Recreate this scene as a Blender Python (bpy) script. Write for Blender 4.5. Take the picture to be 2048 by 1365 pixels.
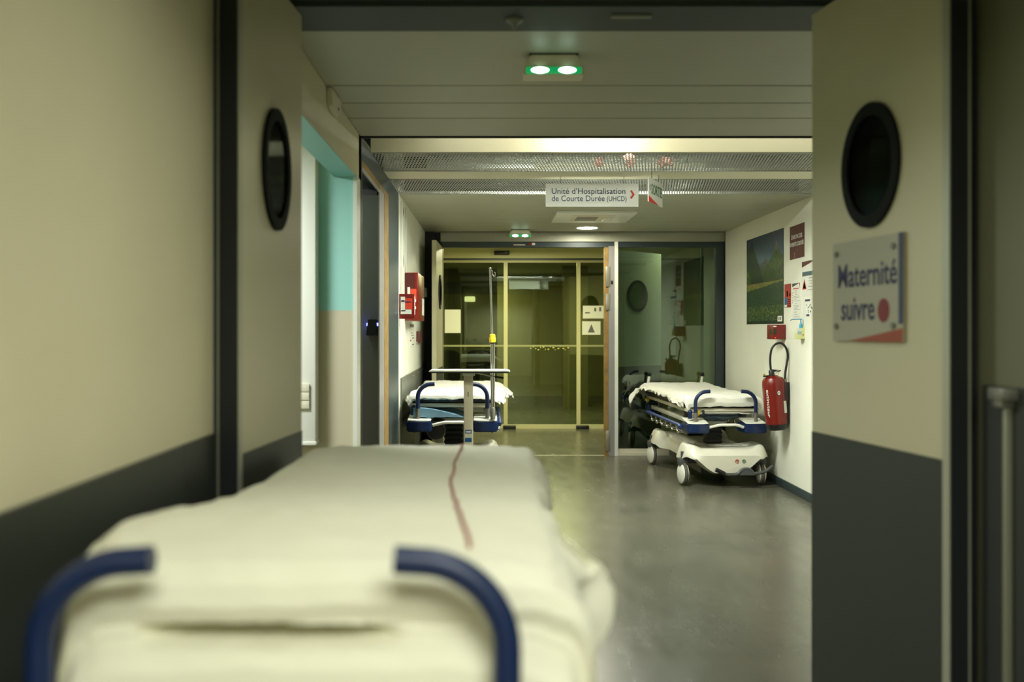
import bpy, bmesh, math, random
from mathutils import Vector, Matrix, noise
from mathutils.bvhtree import BVHTree

random.seed(7)
SC = bpy.context.scene
COL = SC.collection
for o in list(bpy.data.objects):
    bpy.data.objects.remove(o)
PI = math.pi

# ------------------------------------------------------------------ camera, world, lights, exposure
cam_d = bpy.data.cameras.new('camera')
cam = bpy.data.objects.new('camera', cam_d); COL.objects.link(cam)
cam.location = (0, 0, 1.4); cam.rotation_euler = (PI/2, 0, 0)
cam_d.sensor_width = 36; cam_d.lens = 35.0
cam_d.shift_x = 42/2048; cam_d.shift_y = -22.5/2048
cam_d.dof.use_dof = True; cam_d.dof.focus_distance = 8.2; cam_d.dof.aperture_fstop = 2.0
cam_d.clip_start = 0.05; cam_d.clip_end = 100
SC.camera = cam
SC.view_settings.view_transform = 'Standard'
SC.view_settings.look = 'None'
SC.view_settings.gamma = 1
SC.view_settings.use_curve_mapping = False
SC.view_settings.exposure = 0.9
SC.cycles.max_bounces = 8
SC.cycles.transparent_max_bounces = 16
SC.cycles.sample_clamp_indirect = 4
SC.cycles.caustics_reflective = False
SC.cycles.caustics_refractive = False

w = bpy.data.worlds.new('world'); SC.world = w; w.use_nodes = True
w.node_tree.nodes['Background'].inputs[0].default_value = (0.6, 0.7, 0.5, 1)
w.node_tree.nodes['Background'].inputs[1].default_value = 0.008

def area(name, loc, sx, sy, power, color, rot=(0, 0, 0), spread=180):
    l = bpy.data.lights.new(name, 'AREA'); l.shape = 'RECTANGLE'; l.size = sx; l.size_y = sy
    l.energy = power; l.color = color; l.spread = math.radians(spread)
    o = bpy.data.objects.new(name, l); COL.objects.link(o); o.location = loc; o.rotation_euler = rot
    return o
WARM = (1.0, 0.96, 0.72)
area('near_ceiling_lamp', (0.40, -0.80, 2.44), 1.1, 1.1, 54, (0.97, 1.0, 0.89), spread=156)
area('door_fill_light', (0.25, 1.75, 2.46), 0.6, 0.6, 5.0, (0.96, 1.0, 0.85), spread=150)  # added fill without a fitting, brightens the far part of the near sheet
area('void_tube_lamp', (0.75, 6.20, 2.565), 1.2, 0.10, 26, (0.95, 1.0, 0.84))
area('void_tube_lamp', (0.75, 7.50, 2.565), 1.2, 0.10, 150, (0.96, 1.0, 0.88))
area('cove_tube_lamp', (0.93, 5.74, 2.66), 2.6, 0.05, 2.2, (1.0, 0.98, 0.80), (math.radians(40), 0, 0))
area('cove_tube_lamp', (0.62, 5.80, 2.62), 0.35, 0.05, 2.0, (1.0, 0.98, 0.80), (math.radians(50), 0, 0))
area('downlight_lamp', (1.015, 10.6, 2.46), 0.2, 0.2, 9, (1.0, 0.97, 0.80))
area('side_room_lamp', (-1.75, 4.1, 2.40), 0.6, 0.6, 40, (0.97, 1.0, 0.97))
area('lobby_lamp', (0.4, 12.6, 2.50), 1.0, 0.5, 46, (1.0, 0.97, 0.56))
area('far_hall_lamp', (0.9, 16.0, 2.50), 1.2, 0.6, 60, (1.0, 0.97, 0.54))
area('far_hall_lamp', (-0.6, 20.2, 2.50), 0.8, 0.5, 24, (1.0, 0.97, 0.55))
area('lobby_leaf_fill', (2.35, 11.7, 2.50), 0.3, 0.3, 5, (0.95, 1.0, 0.85))  # added fill, lights the folded leaf behind the fixed glass
area('closet_fill', (-1.3, 6.1, 2.5), 0.4, 0.4, 1.6, (0.95, 1.0, 0.9))  # added weak fill, lifts the dark grey closet door

# ------------------------------------------------------------------ materials
def lin(c):
    r = []
    for v in c:
        v = v/255.0
        r.append(v/12.92 if v <= 0.04045 else ((v+0.055)/1.055)**2.4)
    return (*r, 1)
MATS = {}
def mat(name, rgb, rough=0.6, metal=0.0, var=0.0, vscale=3.0, bump=0.0, bscale=80.0, spec=0.5, emit=None, es=0.0, coat=0.0):
    if name in MATS: return MATS[name]
    m = bpy.data.materials.new(name); m.use_nodes = True
    nt = m.node_tree; b = nt.nodes['Principled BSDF']
    b.inputs['Base Color'].default_value = lin(rgb)
    b.inputs['Roughness'].default_value = rough; b.inputs['Metallic'].default_value = metal
    b.inputs['Specular IOR Level'].default_value = spec
    b.inputs['Coat Weight'].default_value = coat
    tc = nt.nodes.new('ShaderNodeTexCoord')
    if var > 0:
        n = nt.nodes.new('ShaderNodeTexNoise'); n.inputs['Scale'].default_value = vscale; n.inputs['Detail'].default_value = 5
        nt.links.new(tc.outputs['Object'], n.inputs['Vector'])
        r = nt.nodes.new('ShaderNodeValToRGB'); a = lin(rgb)
        r.color_ramp.elements[0].position = 0.3; r.color_ramp.elements[1].position = 0.7
        r.color_ramp.elements[0].color = (a[0]*(1-var), a[1]*(1-var), a[2]*(1-var), 1)
        r.color_ramp.elements[1].color = (min(1, a[0]*(1+var)), min(1, a[1]*(1+var)), min(1, a[2]*(1+var)), 1)
        nt.links.new(n.outputs['Fac'], r.inputs['Fac']); nt.links.new(r.outputs['Color'], b.inputs['Base Color'])
    if bump > 0:
        n = nt.nodes.new('ShaderNodeTexNoise'); n.inputs['Scale'].default_value = bscale; n.inputs['Detail'].default_value = 3
        nt.links.new(tc.outputs['Object'], n.inputs['Vector'])
        bp = nt.nodes.new('ShaderNodeBump'); bp.inputs['Strength'].default_value = bump; bp.inputs['Distance'].default_value = 0.004
        nt.links.new(n.outputs['Fac'], bp.inputs['Height']); nt.links.new(bp.outputs['Normal'], b.inputs['Normal'])
    if emit:
        b.inputs['Emission Color'].default_value = lin(emit); b.inputs['Emission Strength'].default_value = es
    MATS[name] = m
    return m
def glass_mat(name, tint, refl, rough=0.0, k=0.6):
    m = bpy.data.materials.new(name); m.use_nodes = True; nt = m.node_tree
    nt.nodes.remove(nt.nodes['Principled BSDF'])
    out = nt.nodes['Material Output']
    t = nt.nodes.new('ShaderNodeBsdfTransparent'); t.inputs[0].default_value = (*tint, 1)
    g = nt.nodes.new('ShaderNodeBsdfGlossy'); g.inputs['Roughness'].default_value = rough; g.inputs[0].default_value = (0.85, 0.95, 0.85, 1)
    lw = nt.nodes.new('ShaderNodeLayerWeight'); lw.inputs['Blend'].default_value = 0.25
    ma = nt.nodes.new('ShaderNodeMath'); ma.operation = 'MULTIPLY_ADD'; ma.inputs[1].default_value = k; ma.inputs[2].default_value = refl
    nt.links.new(lw.outputs['Fresnel'], ma.inputs[0])
    mx = nt.nodes.new('ShaderNodeMixShader')
    nt.links.new(ma.outputs[0], mx.inputs[0]); nt.links.new(t.outputs[0], mx.inputs[1]); nt.links.new(g.outputs[0], mx.inputs[2])
    nt.links.new(mx.outputs[0], out.inputs['Surface'])
    return m
def two_tone(name, top, bottom, z):
    m = bpy.data.materials.new(name); m.use_nodes = True; nt = m.node_tree; b = nt.nodes['Principled BSDF']
    geo = nt.nodes.new('ShaderNodeNewGeometry'); sx = nt.nodes.new('ShaderNodeSeparateXYZ')
    nt.links.new(geo.outputs['Position'], sx.inputs[0])
    c = nt.nodes.new('ShaderNodeMath'); c.operation = 'GREATER_THAN'; c.inputs[1].default_value = z
    nt.links.new(sx.outputs['Z'], c.inputs[0])
    mx = nt.nodes.new('ShaderNodeMix'); mx.data_type = 'RGBA'
    mx.inputs['A'].default_value = lin(bottom); mx.inputs['B'].default_value = lin(top)
    nt.links.new(c.outputs[0], mx.inputs['Factor']); nt.links.new(mx.outputs['Result'], b.inputs['Base Color'])
    b.inputs['Roughness'].default_value = 0.55
    return m
def mesh_panel_mat():
    m = bpy.data.materials.new('expanded_metal'); m.use_nodes = True; nt = m.node_tree; b = nt.nodes['Principled BSDF']
    b.inputs['Base Color'].default_value = lin((178, 180, 172)); b.inputs['Roughness'].default_value = 0.45; b.inputs['Metallic'].default_value = 0.3
    tc = nt.nodes.new('ShaderNodeTexCoord')
    mp = nt.nodes.new('ShaderNodeMapping'); mp.inputs['Scale'].default_value = (1, 1, 1)
    nt.links.new(tc.outputs['Object'], mp.inputs['Vector'])
    br = nt.nodes.new('ShaderNodeTexBrick'); br.offset = 0.5
    br.inputs['Scale'].default_value = 1.0; br.inputs['Brick Width'].default_value = 0.020; br.inputs['Row Height'].default_value = 0.062
    br.inputs['Mortar Size'].default_value = 0.0045; br.inputs['Mortar Smooth'].default_value = 0.0
    nt.links.new(mp.outputs[0], br.inputs['Vector'])
    out = nt.nodes['Material Output']; t = nt.nodes.new('ShaderNodeBsdfTransparent'); mx = nt.nodes.new('ShaderNodeMixShader')
    nt.links.new(br.outputs['Fac'], mx.inputs[0]); nt.links.new(t.outputs[0], mx.inputs[1]); nt.links.new(b.outputs[0], mx.inputs[2])
    nt.links.new(mx.outputs[0], out.inputs['Surface'])
    return m
def floor_mat():
    m = bpy.data.materials.new('vinyl_floor'); m.use_nodes = True; nt = m.node_tree; b = nt.nodes['Principled BSDF']
    tc = nt.nodes.new('ShaderNodeTexCoord')
    n = nt.nodes.new('ShaderNodeTexNoise'); n.inputs['Scale'].default_value = 2.2; n.inputs['Detail'].default_value = 8; n.inputs['Roughness'].default_value = 0.65
    nt.links.new(tc.outputs['Object'], n.inputs['Vector'])
    n2 = nt.nodes.new('ShaderNodeTexNoise'); n2.inputs['Scale'].default_value = 170; n2.inputs['Detail'].default_value = 2
    nt.links.new(tc.outputs['Object'], n2.inputs['Vector'])
    r = nt.nodes.new('ShaderNodeValToRGB'); r.color_ramp.elements[0].position = 0.3; r.color_ramp.elements[1].position = 0.72
    r.color_ramp.elements[0].color = lin((80, 79, 68)); r.color_ramp.elements[1].color = lin((95, 93, 80))
    nt.links.new(n.outputs['Fac'], r.inputs['Fac'])
    r2 = nt.nodes.new('ShaderNodeValToRGB'); r2.color_ramp.elements[0].position = 0.66; r2.color_ramp.elements[1].position = 0.74
    r2.color_ramp.elements[0].color = (0, 0, 0, 1); r2.color_ramp.elements[1].color = (1, 1, 1, 1)
    nt.links.new(n2.outputs['Fac'], r2.inputs['Fac'])
    mx = nt.nodes.new('ShaderNodeMix'); mx.data_type = 'RGBA'; mx.inputs['B'].default_value = lin((112, 109, 94))
    nt.links.new(r2.outputs['Color'], mx.inputs['Factor']); nt.links.new(r.outputs['Color'], mx.inputs['A'])
    nt.links.new(mx.outputs['Result'], b.inputs['Base Color'])
    # roughness: worn traffic marks
    mp = nt.nodes.new('ShaderNodeMapping'); mp.inputs['Scale'].default_value = (3.0, 0.8, 1)
    nt.links.new(tc.outputs['Object'], mp.inputs['Vector'])
    n3 = nt.nodes.new('ShaderNodeTexNoise'); n3.inputs['Scale'].default_value = 3.0; n3.inputs['Detail'].default_value = 6
    nt.links.new(mp.outputs[0], n3.inputs['Vector'])
    mr = nt.nodes.new('ShaderNodeMapRange'); mr.inputs['To Min'].default_value = 0.16; mr.inputs['To Max'].default_value = 0.34
    nt.links.new(n3.outputs['Fac'], mr.inputs['Value']); nt.links.new(mr.outputs[0], b.inputs['Roughness'])
    bp = nt.nodes.new('ShaderNodeBump'); bp.inputs['Strength'].default_value = 0.08; bp.inputs['Distance'].default_value = 0.003
    nt.links.new(n2.outputs['Fac'], bp.inputs['Height']); nt.links.new(bp.outputs['Normal'], b.inputs['Normal'])
    return m

CREAM = mat('cream_wall_paint', (206, 199, 166), 0.5, var=0.03, bump=0.05)
DOORC = mat('cream_laminate', (200, 194, 160), 0.34, var=0.02)
BAND = mat('grey_protection_panel', (46, 51, 44), 0.5, var=0.04)
TEAL = mat('dark_teal_metal', (52, 64, 66), 0.42, var=0.04)
BLACKF = mat('black_gap_paint', (22, 26, 28), 0.6)
WHITEW = mat('white_wall_paint', (228, 228, 212), 0.55, var=0.03, vscale=2, bump=0.06, bscale=60)
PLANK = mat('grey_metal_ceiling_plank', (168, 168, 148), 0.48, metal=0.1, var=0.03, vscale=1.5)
PLANKN = mat('shaded_ceiling', (62, 66, 60), 0.7, var=0.05)  # shade of the near ceiling is put into this dark colour
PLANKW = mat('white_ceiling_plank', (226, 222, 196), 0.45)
LILAC = mat('lilac_grey_metal', (150, 146, 142), 0.4, var=0.03)
WOOD = mat('raw_wood_edge', (142, 112, 58), 0.6, var=0.25, vscale=14)
WHITEP = mat('white_plastic', (226, 226, 214), 0.35)
IVORY = mat('ivory_plastic', (214, 208, 184), 0.4)
SHELL = mat('cream_moulded_shell', (214, 211, 194), 0.3, var=0.02)
BLUE = mat('blue_rubber', (10, 32, 72), 0.42, bump=0.05, bscale=200)
BLUEP = mat('blue_moulded_plastic', (9, 34, 74), 0.35)
BLACKP = mat('black_plastic', (18, 19, 20), 0.4)
RINGB = mat('matt_black_rubber', (20, 22, 20), 0.8, spec=0.2)
BLACKG = mat('black_gloss', (8, 8, 9), 0.15)
DGREY = mat('dark_grey_plastic', (72, 76, 74), 0.45)
GREYM = mat('grey_cast_metal', (128, 126, 116), 0.4, metal=0.5)
CHROME = mat('chrome', (205, 205, 200), 0.16, metal=1.0)
TIRE = mat('grey_rubber_tyre', (84, 80, 70), 0.6)
YEL = mat('yellow_plastic', (226, 186, 34), 0.4)
SHEET = mat('white_sheet_cloth', (232, 231, 218), 0.85, var=0.02, vscale=5, bump=0.25, bscale=240)
SHEETF = mat('cream_sheet_cloth', (224, 222, 200), 0.85, var=0.02, vscale=5, bump=0.2, bscale=260)
MATT = mat('black_mattress_vinyl', (30, 34, 40), 0.45)
FABB = mat('pale_blue_fabric', (112, 150, 172), 0.8, var=0.2, vscale=9, bump=0.3, bscale=60)
RED = mat('red_enamel', (112, 22, 12), 0.3, var=0.05)
REDD = mat('dark_red_plastic', (112, 26, 22), 0.4)
ORANGE = mat('orange_red_print', (206, 62, 36), 0.6)
BROWN = mat('brown_print', (84, 42, 34), 0.6)
NAVY = mat('navy_print', (34, 38, 74), 0.6)
INK = mat('grey_ink_print', (96, 98, 98), 0.7)
REDINK = mat('red_ink_print', (180, 44, 32), 0.6)
GREENP = mat('green_print', (24, 96, 60), 0.6)
PAPER = mat('white_paper', (222, 222, 210), 0.7)
SIGNW = mat('white_sign_board', (204, 204, 198), 0.45)
CYAN = mat('cyan_plastic', (74, 158, 196), 0.4)
TURQ = two_tone('turquoise_over_beige_paint', (150, 206, 194), (196, 188, 160), 1.505)
TURQP = mat('turquoise_paint', (140, 200, 198), 0.55)
SILV = mat('galvanised_duct', (170, 172, 172), 0.35, metal=0.7, var=0.1)
PINK = mat('pink_insulation', (150, 108, 100), 0.9)
OLIVE = mat('olive_wall_paint', (176, 172, 130), 0.6, var=0.06)
THREAD = mat('red_thread', (150, 74, 62), 0.8)
FLOOR = floor_mat()
EXPM = mesh_panel_mat()
GLASS = glass_mat('clear_green_glass', (0.64, 0.69, 0.52), 0.06)
GLASSR = glass_mat('tinted_green_glass', (0.56, 0.66, 0.58), 0.08)
GLASSP = glass_mat('dark_porthole_glass', (0.07, 0.09, 0.07), 0.012, 0.08, 0.08)
LAMPW = mat('lit_diffuser', (240, 240, 220), 0.5, emit=(255, 250, 225), es=9.0)
LEDW = mat('lit_white_led', (230, 255, 240), 0.5, emit=(215, 255, 232), es=3.0)
LEDG = mat('green_exit_lens', (16, 120, 70), 0.3, emit=(10, 150, 80), es=0.5)
LEDB = mat('blue_led', (80, 90, 255), 0.5, emit=(70, 80, 255), es=14.0)
TUBEL = mat('lit_tube', (240, 245, 245), 0.5, emit=(235, 242, 255), es=5.0)

# ------------------------------------------------------------------ mesh helpers (all in world metres)
def new(): return bmesh.new()
def box(bm, a, b, bev=0.0, seg=2):
    x0, x1 = sorted((a[0], b[0])); y0, y1 = sorted((a[1], b[1])); z0, z1 = sorted((a[2], b[2]))
    v = [bm.verts.new(p) for p in ((x0,y0,z0),(x1,y0,z0),(x1,y1,z0),(x0,y1,z0),(x0,y0,z1),(x1,y0,z1),(x1,y1,z1),(x0,y1,z1))]
    fs = [bm.faces.new([v[i] for i in q]) for q in ((0,3,2,1),(4,5,6,7),(0,1,5,4),(1,2,6,5),(2,3,7,6),(3,0,4,7))]
    if bev > 0:
        es = list({e for f in fs for e in f.edges})
        bmesh.ops.bevel(bm, geom=es, offset=bev, segments=seg, affect='EDGES', profile=0.5)
    return bm
def prism(bm, poly, plane, d0, d1, bev=0.0):
    def P(u, v, d): return {'xz': (u, d, v), 'yz': (d, u, v), 'xy': (u, v, d)}[plane]
    a = [bm.verts.new(P(u, v, d0)) for u, v in poly]; b = [bm.verts.new(P(u, v, d1)) for u, v in poly]
    n = len(poly); fs = [bm.faces.new(a), bm.faces.new(b[::-1])]
    for i in range(n): fs.append(bm.faces.new((a[i], b[i], b[(i+1) % n], a[(i+1) % n])))
    bmesh.ops.recalc_face_normals(bm, faces=fs)
    if bev > 0:
        bmesh.ops.bevel(bm, geom=list({e for f in fs for e in f.edges}), offset=bev, segments=2, affect='EDGES')
    return bm
def tube(bm, pts, r, n=12):
    pts = [Vector(p) for p in pts]; rs = r if isinstance(r, (list, tuple)) else [r]*len(pts)
    rings = []; prev = None
    for i, p in enumerate(pts):
        t = (pts[min(i+1, len(pts)-1)] - pts[max(i-1, 0)]).normalized()
        if prev is None:
            a = Vector((0, 0, 1)) if abs(t.z) < 0.9 else Vector((1, 0, 0)); u = t.cross(a).normalized()
        else:
            u = (prev - t*prev.dot(t)).normalized()
        prev = u; v = t.cross(u)
        rings.append([bm.verts.new(p + (u*math.cos(2*PI*k/n) + v*math.sin(2*PI*k/n))*rs[i]) for k in range(n)])
    fs = []
    for i in range(len(rings)-1):
        for k in range(n):
            fs.append(bm.faces.new((rings[i][k], rings[i][(k+1) % n], rings[i+1][(k+1) % n], rings[i+1][k])))
    fs.append(bm.faces.new(rings[0][::-1])); fs.append(bm.faces.new(rings[-1]))
    bmesh.ops.recalc_face_normals(bm, faces=fs)
    return bm
def fillet(pts, rad, seg=8):
    pts = [Vector(p) for p in pts]; out = [pts[0]]
    for i in range(1, len(pts)-1):
        a, b, c = pts[i-1], pts[i], pts[i+1]
        r = min(rad, (a-b).length*0.49, (c-b).length*0.49)
        p0 = b + (a-b).normalized()*r; p2 = b + (c-b).normalized()*r
        for k in range(seg+1):
            t = k/seg; out.append(p0*(1-t)**2 + b*2*t*(1-t) + p2*t*t)
    out.append(pts[-1]); return out
def lathe(bm, prof, o, axis='z', n=28, sx=1.0):
    o = Vector(o); rings = []
    for r, t in prof:
        ring = []
        for k in range(n):
            c, s = math.cos(2*PI*k/n)*r*sx, math.sin(2*PI*k/n)*r
            d = {'z': (c, s, t), 'y': (c, t, s), 'x': (t, c, s)}[axis]
            ring.append(bm.verts.new(o + Vector(d)))
        rings.append(ring)
    fs = []
    for i in range(len(rings)-1):
        for k in range(n):
            fs.append(bm.faces.new((rings[i][k], rings[i][(k+1) % n], rings[i+1][(k+1) % n], rings[i+1][k])))
    fs.append(bm.faces.new(rings[0])); fs.append(bm.faces.new(rings[-1][::-1]))
    bmesh.ops.recalc_face_normals(bm, faces=fs)
    return bm
def ball(bm, c, r, n=12):
    bmesh.ops.create_uvsphere(bm, u_segments=n*2, v_segments=n, radius=r, matrix=Matrix.Translation(c)); return bm
def strip_ring(bm, outer, inner, plane, d0, d1):
    """plate between an outer and an inner closed outline with the same number of points"""
    def P(u, v, d): return {'xz': (u, d, v), 'yz': (d, u, v)}[plane]
    A, B = [bm.verts.new(P(u, v, d0)) for u, v in outer], [bm.verts.new(P(u, v, d0)) for u, v in inner]
    C, D = [bm.verts.new(P(u, v, d1)) for u, v in outer], [bm.verts.new(P(u, v, d1)) for u, v in inner]
    n = len(outer); fs = []
    for i in range(n):
        j = (i+1) % n
        for q in ((A[i], A[j], B[j], B[i]), (C[i], D[i], D[j], C[j]), (A[i], C[i], C[j], A[j]), (B[i], B[j], D[j], D[i])):
            fs.append(bm.faces.new(q))
    bmesh.ops.recalc_face_normals(bm, faces=fs)
    return bm

ORG = {}
def obj(name, bm, m, parent=None, smooth=True, M=None, angle=38, label=None):
    if M is not None:
        bmesh.ops.transform(bm, matrix=M, verts=bm.verts)
        if M.determinant() < 0: bmesh.ops.reverse_faces(bm, faces=bm.faces[:])
    if parent is None:
        xs = [v.co.x for v in bm.verts]; ys = [v.co.y for v in bm.verts]; zs = [v.co.z for v in bm.verts]
        o0 = Vector(((min(xs)+max(xs))/2, (min(ys)+max(ys))/2, min(zs)))
        loc = o0
    else:
        o0 = ORG[parent.name]; loc = Vector((0, 0, 0))
    bmesh.ops.translate(bm, vec=-o0, verts=bm.verts)
    me = bpy.data.meshes.new(name); bm.to_mesh(me); bm.free()
    for mm in (m if isinstance(m, (list, tuple)) else [m]): me.materials.append(mm)
    o = bpy.data.objects.new(name, me); COL.objects.link(o); o.location = loc
    if parent is not None: o.parent = parent
    ORG[o.name] = o0
    if smooth:
        for p in me.polygons: p.use_smooth = True
        try: me.set_sharp_from_angle(angle=math.radians(angle))
        except Exception: pass
    if label: o['label'] = label
    return o
def thing(name, label, cat, loc, group=None, kind=None, real=None):
    o = bpy.data.objects.new(name, None); COL.objects.link(o); o.empty_display_size = 0.1
    o.location = real if real is not None else loc; ORG[o.name] = Vector(loc)
    if kind: o['kind'] = kind
    if label: o['label'] = label
    if cat: o['category'] = cat
    if group: o['group'] = group
    return o
def tag(o, label, cat, group=None):
    o['label'] = label; o['category'] = cat
    if group: o['group'] = group
    return o
def struct(name, bm, m, smooth=False, M=None):
    o = obj(name, bm, m, None, smooth, M); o['kind'] = 'structure'; return o
def bxs(name, m, *boxes, parent=None, bev=0.0, smooth=False, label=None):
    bm = new()
    for a, b in boxes: box(bm, a, b, bev)
    return obj(name, bm, m, parent, smooth or bev > 0, label=label)
def sbox(name, m, *boxes, bev=0.0):
    o = bxs(name, m, *boxes, bev=bev); o['kind'] = 'structure'; return o

def text_bm(s, width, height=None, weight=0.0, depth=0.0008):
    cu = bpy.data.curves.new('t', 'FONT'); cu.body = s; cu.size = 1; cu.extrude = 0; cu.offset = weight; cu.resolution_u = 3
    cu.align_x = 'LEFT'
    to = bpy.data.objects.new('t', cu); COL.objects.link(to)
    bpy.context.view_layer.update()
    me = bpy.data.meshes.new_from_object(to.evaluated_get(bpy.context.evaluated_depsgraph_get()))
    bm = new(); bm.from_mesh(me); bpy.data.meshes.remove(me)
    bpy.data.objects.remove(to); bpy.data.curves.remove(cu)
    x0 = min(v.co.x for v in bm.verts); x1 = max(v.co.x for v in bm.verts)
    k = width/(x1-x0); kz = k if height is None else height
    for v in bm.verts: v.co = Vector(((v.co.x-x0)*k, 0, v.co.y*kz))
    r = bmesh.ops.extrude_face_region(bm, geom=bm.faces[:])
    vs = [g for g in r['geom'] if isinstance(g, bmesh.types.BMVert)]
    bmesh.ops.translate(bm, vec=(0, -depth, 0), verts=vs)
    bmesh.ops.recalc_face_normals(bm, faces=bm.faces[:])
    return bm
def frame(origin, right, face):
    """matrix: local x -> right, local -y -> face (towards the reader), z up"""
    r = Vector(right).normalized(); f = -Vector(face).normalized(); u = Vector((0, 0, 1))
    M = Matrix.Identity(4)
    for i in range(3): M[i][0] = r[i]; M[i][1] = f[i]; M[i][2] = u[i]; M[i][3] = origin[i]
    return M

# ------------------------------------------------------------------ room shell
XL, XR, ZC = -0.73, 2.59, 2.48
sbox('floor', FLOOR, ((-4, -2.2, -0.1), (4, 22, 0)))
sbox('wall_left', mat('pale_cream_wall_paint', (224, 215, 180), 0.5, var=0.03, bump=0.05), ((XL-0.12, -2.2, 0), (XL, 2.63, 2.9)), ((XL-0.12, 2.63, 0), (XL-0.03, 2.86, 2.9)))
sbox('wall_left_room', CREAM, ((XL-0.12, 2.86, 0), (XL, 3.30, 2.9)), ((XL-0.12, 3.30, 2.235), (XL, 5.40, 2.9)),
     ((XL-0.12, 5.50, 0), (XL, 5.57, 2.9)), ((XL-0.12, 5.40, 2.235), (XL, 5.57, 2.9)))
sbox('trim_1', WHITEP, ((XL-0.018, 5.40, 0), (XL+0.004, 5.50, 2.235)))
sbox('wall_room_edge', TURQ, ((XL-0.50, 5.41, 0), (XL-0.018, 5.50, 2.60)))
sbox('wall_left_far', WHITEW, ((XL-0.12, 7.87, 0), (XL, 11.0, 2.9)))
sbox('trim_2', BAND, ((XL, -2.2, 0), (XL+0.012, 2.335, 1.128)), ((XL, 2.345, 0), (XL+0.010, 2.63, 1.128)))
sbox('trim_3', mat('mid_grey_panel', (104, 107, 96), 0.45, var=0.04), ((XL, 8.02, 0), (XL+0.012, 10.98, 1.01)))
bm = new()
for i in range(9): lathe(bm, [(0.007, 0), (0.007, 0.004), (0.003, 0.006)], (XL+0.012, 8.2+i*0.33, 0.975), 'x', 8)
tag(obj('panel_screws', bm, CHROME), 'row of small steel screws along the grey panel above the left stretcher', 'screws')
bpy.data.objects['panel_screws']['kind'] = 'stuff'
# dark jamb around the near double door
sbox('trim_4', TEAL, ((XL-0.03, 2.64, 0), (-0.672, 2.72, 2.47)), ((XL-0.035, 2.615, 0), (XL+0.006, 2.64, 2.47)), ((-0.80, 2.66, 2.436), (1.30, 2.72, 2.48)))
sbox('wall_right_near', mat('olive_green_wall_paint', (112, 112, 86), 0.6, var=0.04), ((1.25, -2.2, 0), (1.37, 2.63, 2.9)))
sbox('trim_5', BLACKF, ((1.168, 2.56, 0), (1.25, 2.66, 2.47)))
sbox('trim_6', mat('black_green_panel', (46, 52, 46), 0.6), ((1.234, -2.2, 0), (1.25, 2.5, 1.262)))
sbox('wall_right_return', CREAM, ((1.25, 2.66, 0), (XR+0.12, 2.80, 2.9)))
sbox('wall_right', WHITEW, ((XR, 2.80, 0), (XR+0.12, 11.0, 2.9)))
sbox('baseboard_right', TEAL, ((XR-0.012, 2.80, 0), (XR, 10.98, 0.075)), bev=0.003)
sbox('wall_back', CREAM, ((-4, -2.3, 0), (4, -2.2, 2.9)))
# ceilings
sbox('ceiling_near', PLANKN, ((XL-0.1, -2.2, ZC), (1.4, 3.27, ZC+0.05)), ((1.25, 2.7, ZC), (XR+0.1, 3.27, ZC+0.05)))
sbox('trim_7', mat('dark_teal_beam_paint', (40, 52, 48), 0.6), ((XL, 3.27, ZC-0.018), (XR, 3.54, ZC+0.05)))
P = []
seams = [3.54, 4.40, 4.74, 5.08, 5.555]
for a, b in zip(seams[:-1], seams[1:]): P.append(((XL, a+0.006, ZC), (XR, b-0.006, ZC+0.018)))
bm = new()
for a, b in P: box(bm, a, b, 0.004, 1)
struct('ceiling_middle', bm, PLANK, True)
sbox('ceiling_void_lid', BLACKF, ((XL-0.1, 3.54, ZC+0.03), (XR+0.1, 5.54, ZC+0.05)))
sbox('trim_8', BLACKF, ((XL, 5.557, ZC-0.008), (XR, 5.572, ZC+0.03)))
sbox('ceiling_cove', PLANKW, ((XL, 6.045, ZC), (XR, 6.06, ZC+0.26)), ((XL, 5.55, ZC+0.26), (XR, 6.06, ZC+0.275)), ((XL, 5.54, ZC+0.03), (XR, 5.55, ZC+0.26)))
sbox('ceiling_plank', PLANKW, ((XL, 6.78, ZC), (XR, 7.12, ZC+0.015)))
P = []
yy = 7.93
bm = new()
while yy < 10.9:
    y2 = min(yy+0.335, 10.98); box(bm, (XL, yy, ZC), (XR, y2-0.004, ZC+0.015), 0.003, 1); yy = y2
struct('ceiling_far', bm, PLANK, True)
sbox('ceiling_slab', mat('grey_concrete', (138, 138, 128), 0.8, var=0.1), ((XL-0.1, 6.06, 2.86), (XR+0.1, 11.0, 2.92)))
sbox('ceiling_void_lid', BLACKF, ((XL, 8.4, ZC+0.02), (XR, 11.0, ZC+0.04)), ((XL, 8.38, ZC+0.02), (XR, 8.4, 2.86)))
for y0, y1, nm in ((6.062, 6.775, 'near'), (7.125, 7.925, 'far')):
    bm = new(); box(bm, (XL+0.001, y0, ZC+0.002), (XR-0.001, y1, ZC+0.0035))
    o = struct('ceiling_mesh_'+nm, bm, EXPM)
    sbox('trim_9', mat('aluminium_trim', (176, 176, 164), 0.6), ((XL, y0, ZC-0.003), (XR, y0+0.014, ZC+0.02)), ((XL, y1-0.012, ZC-0.003), (XR, y1, ZC+0.02)))
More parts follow.
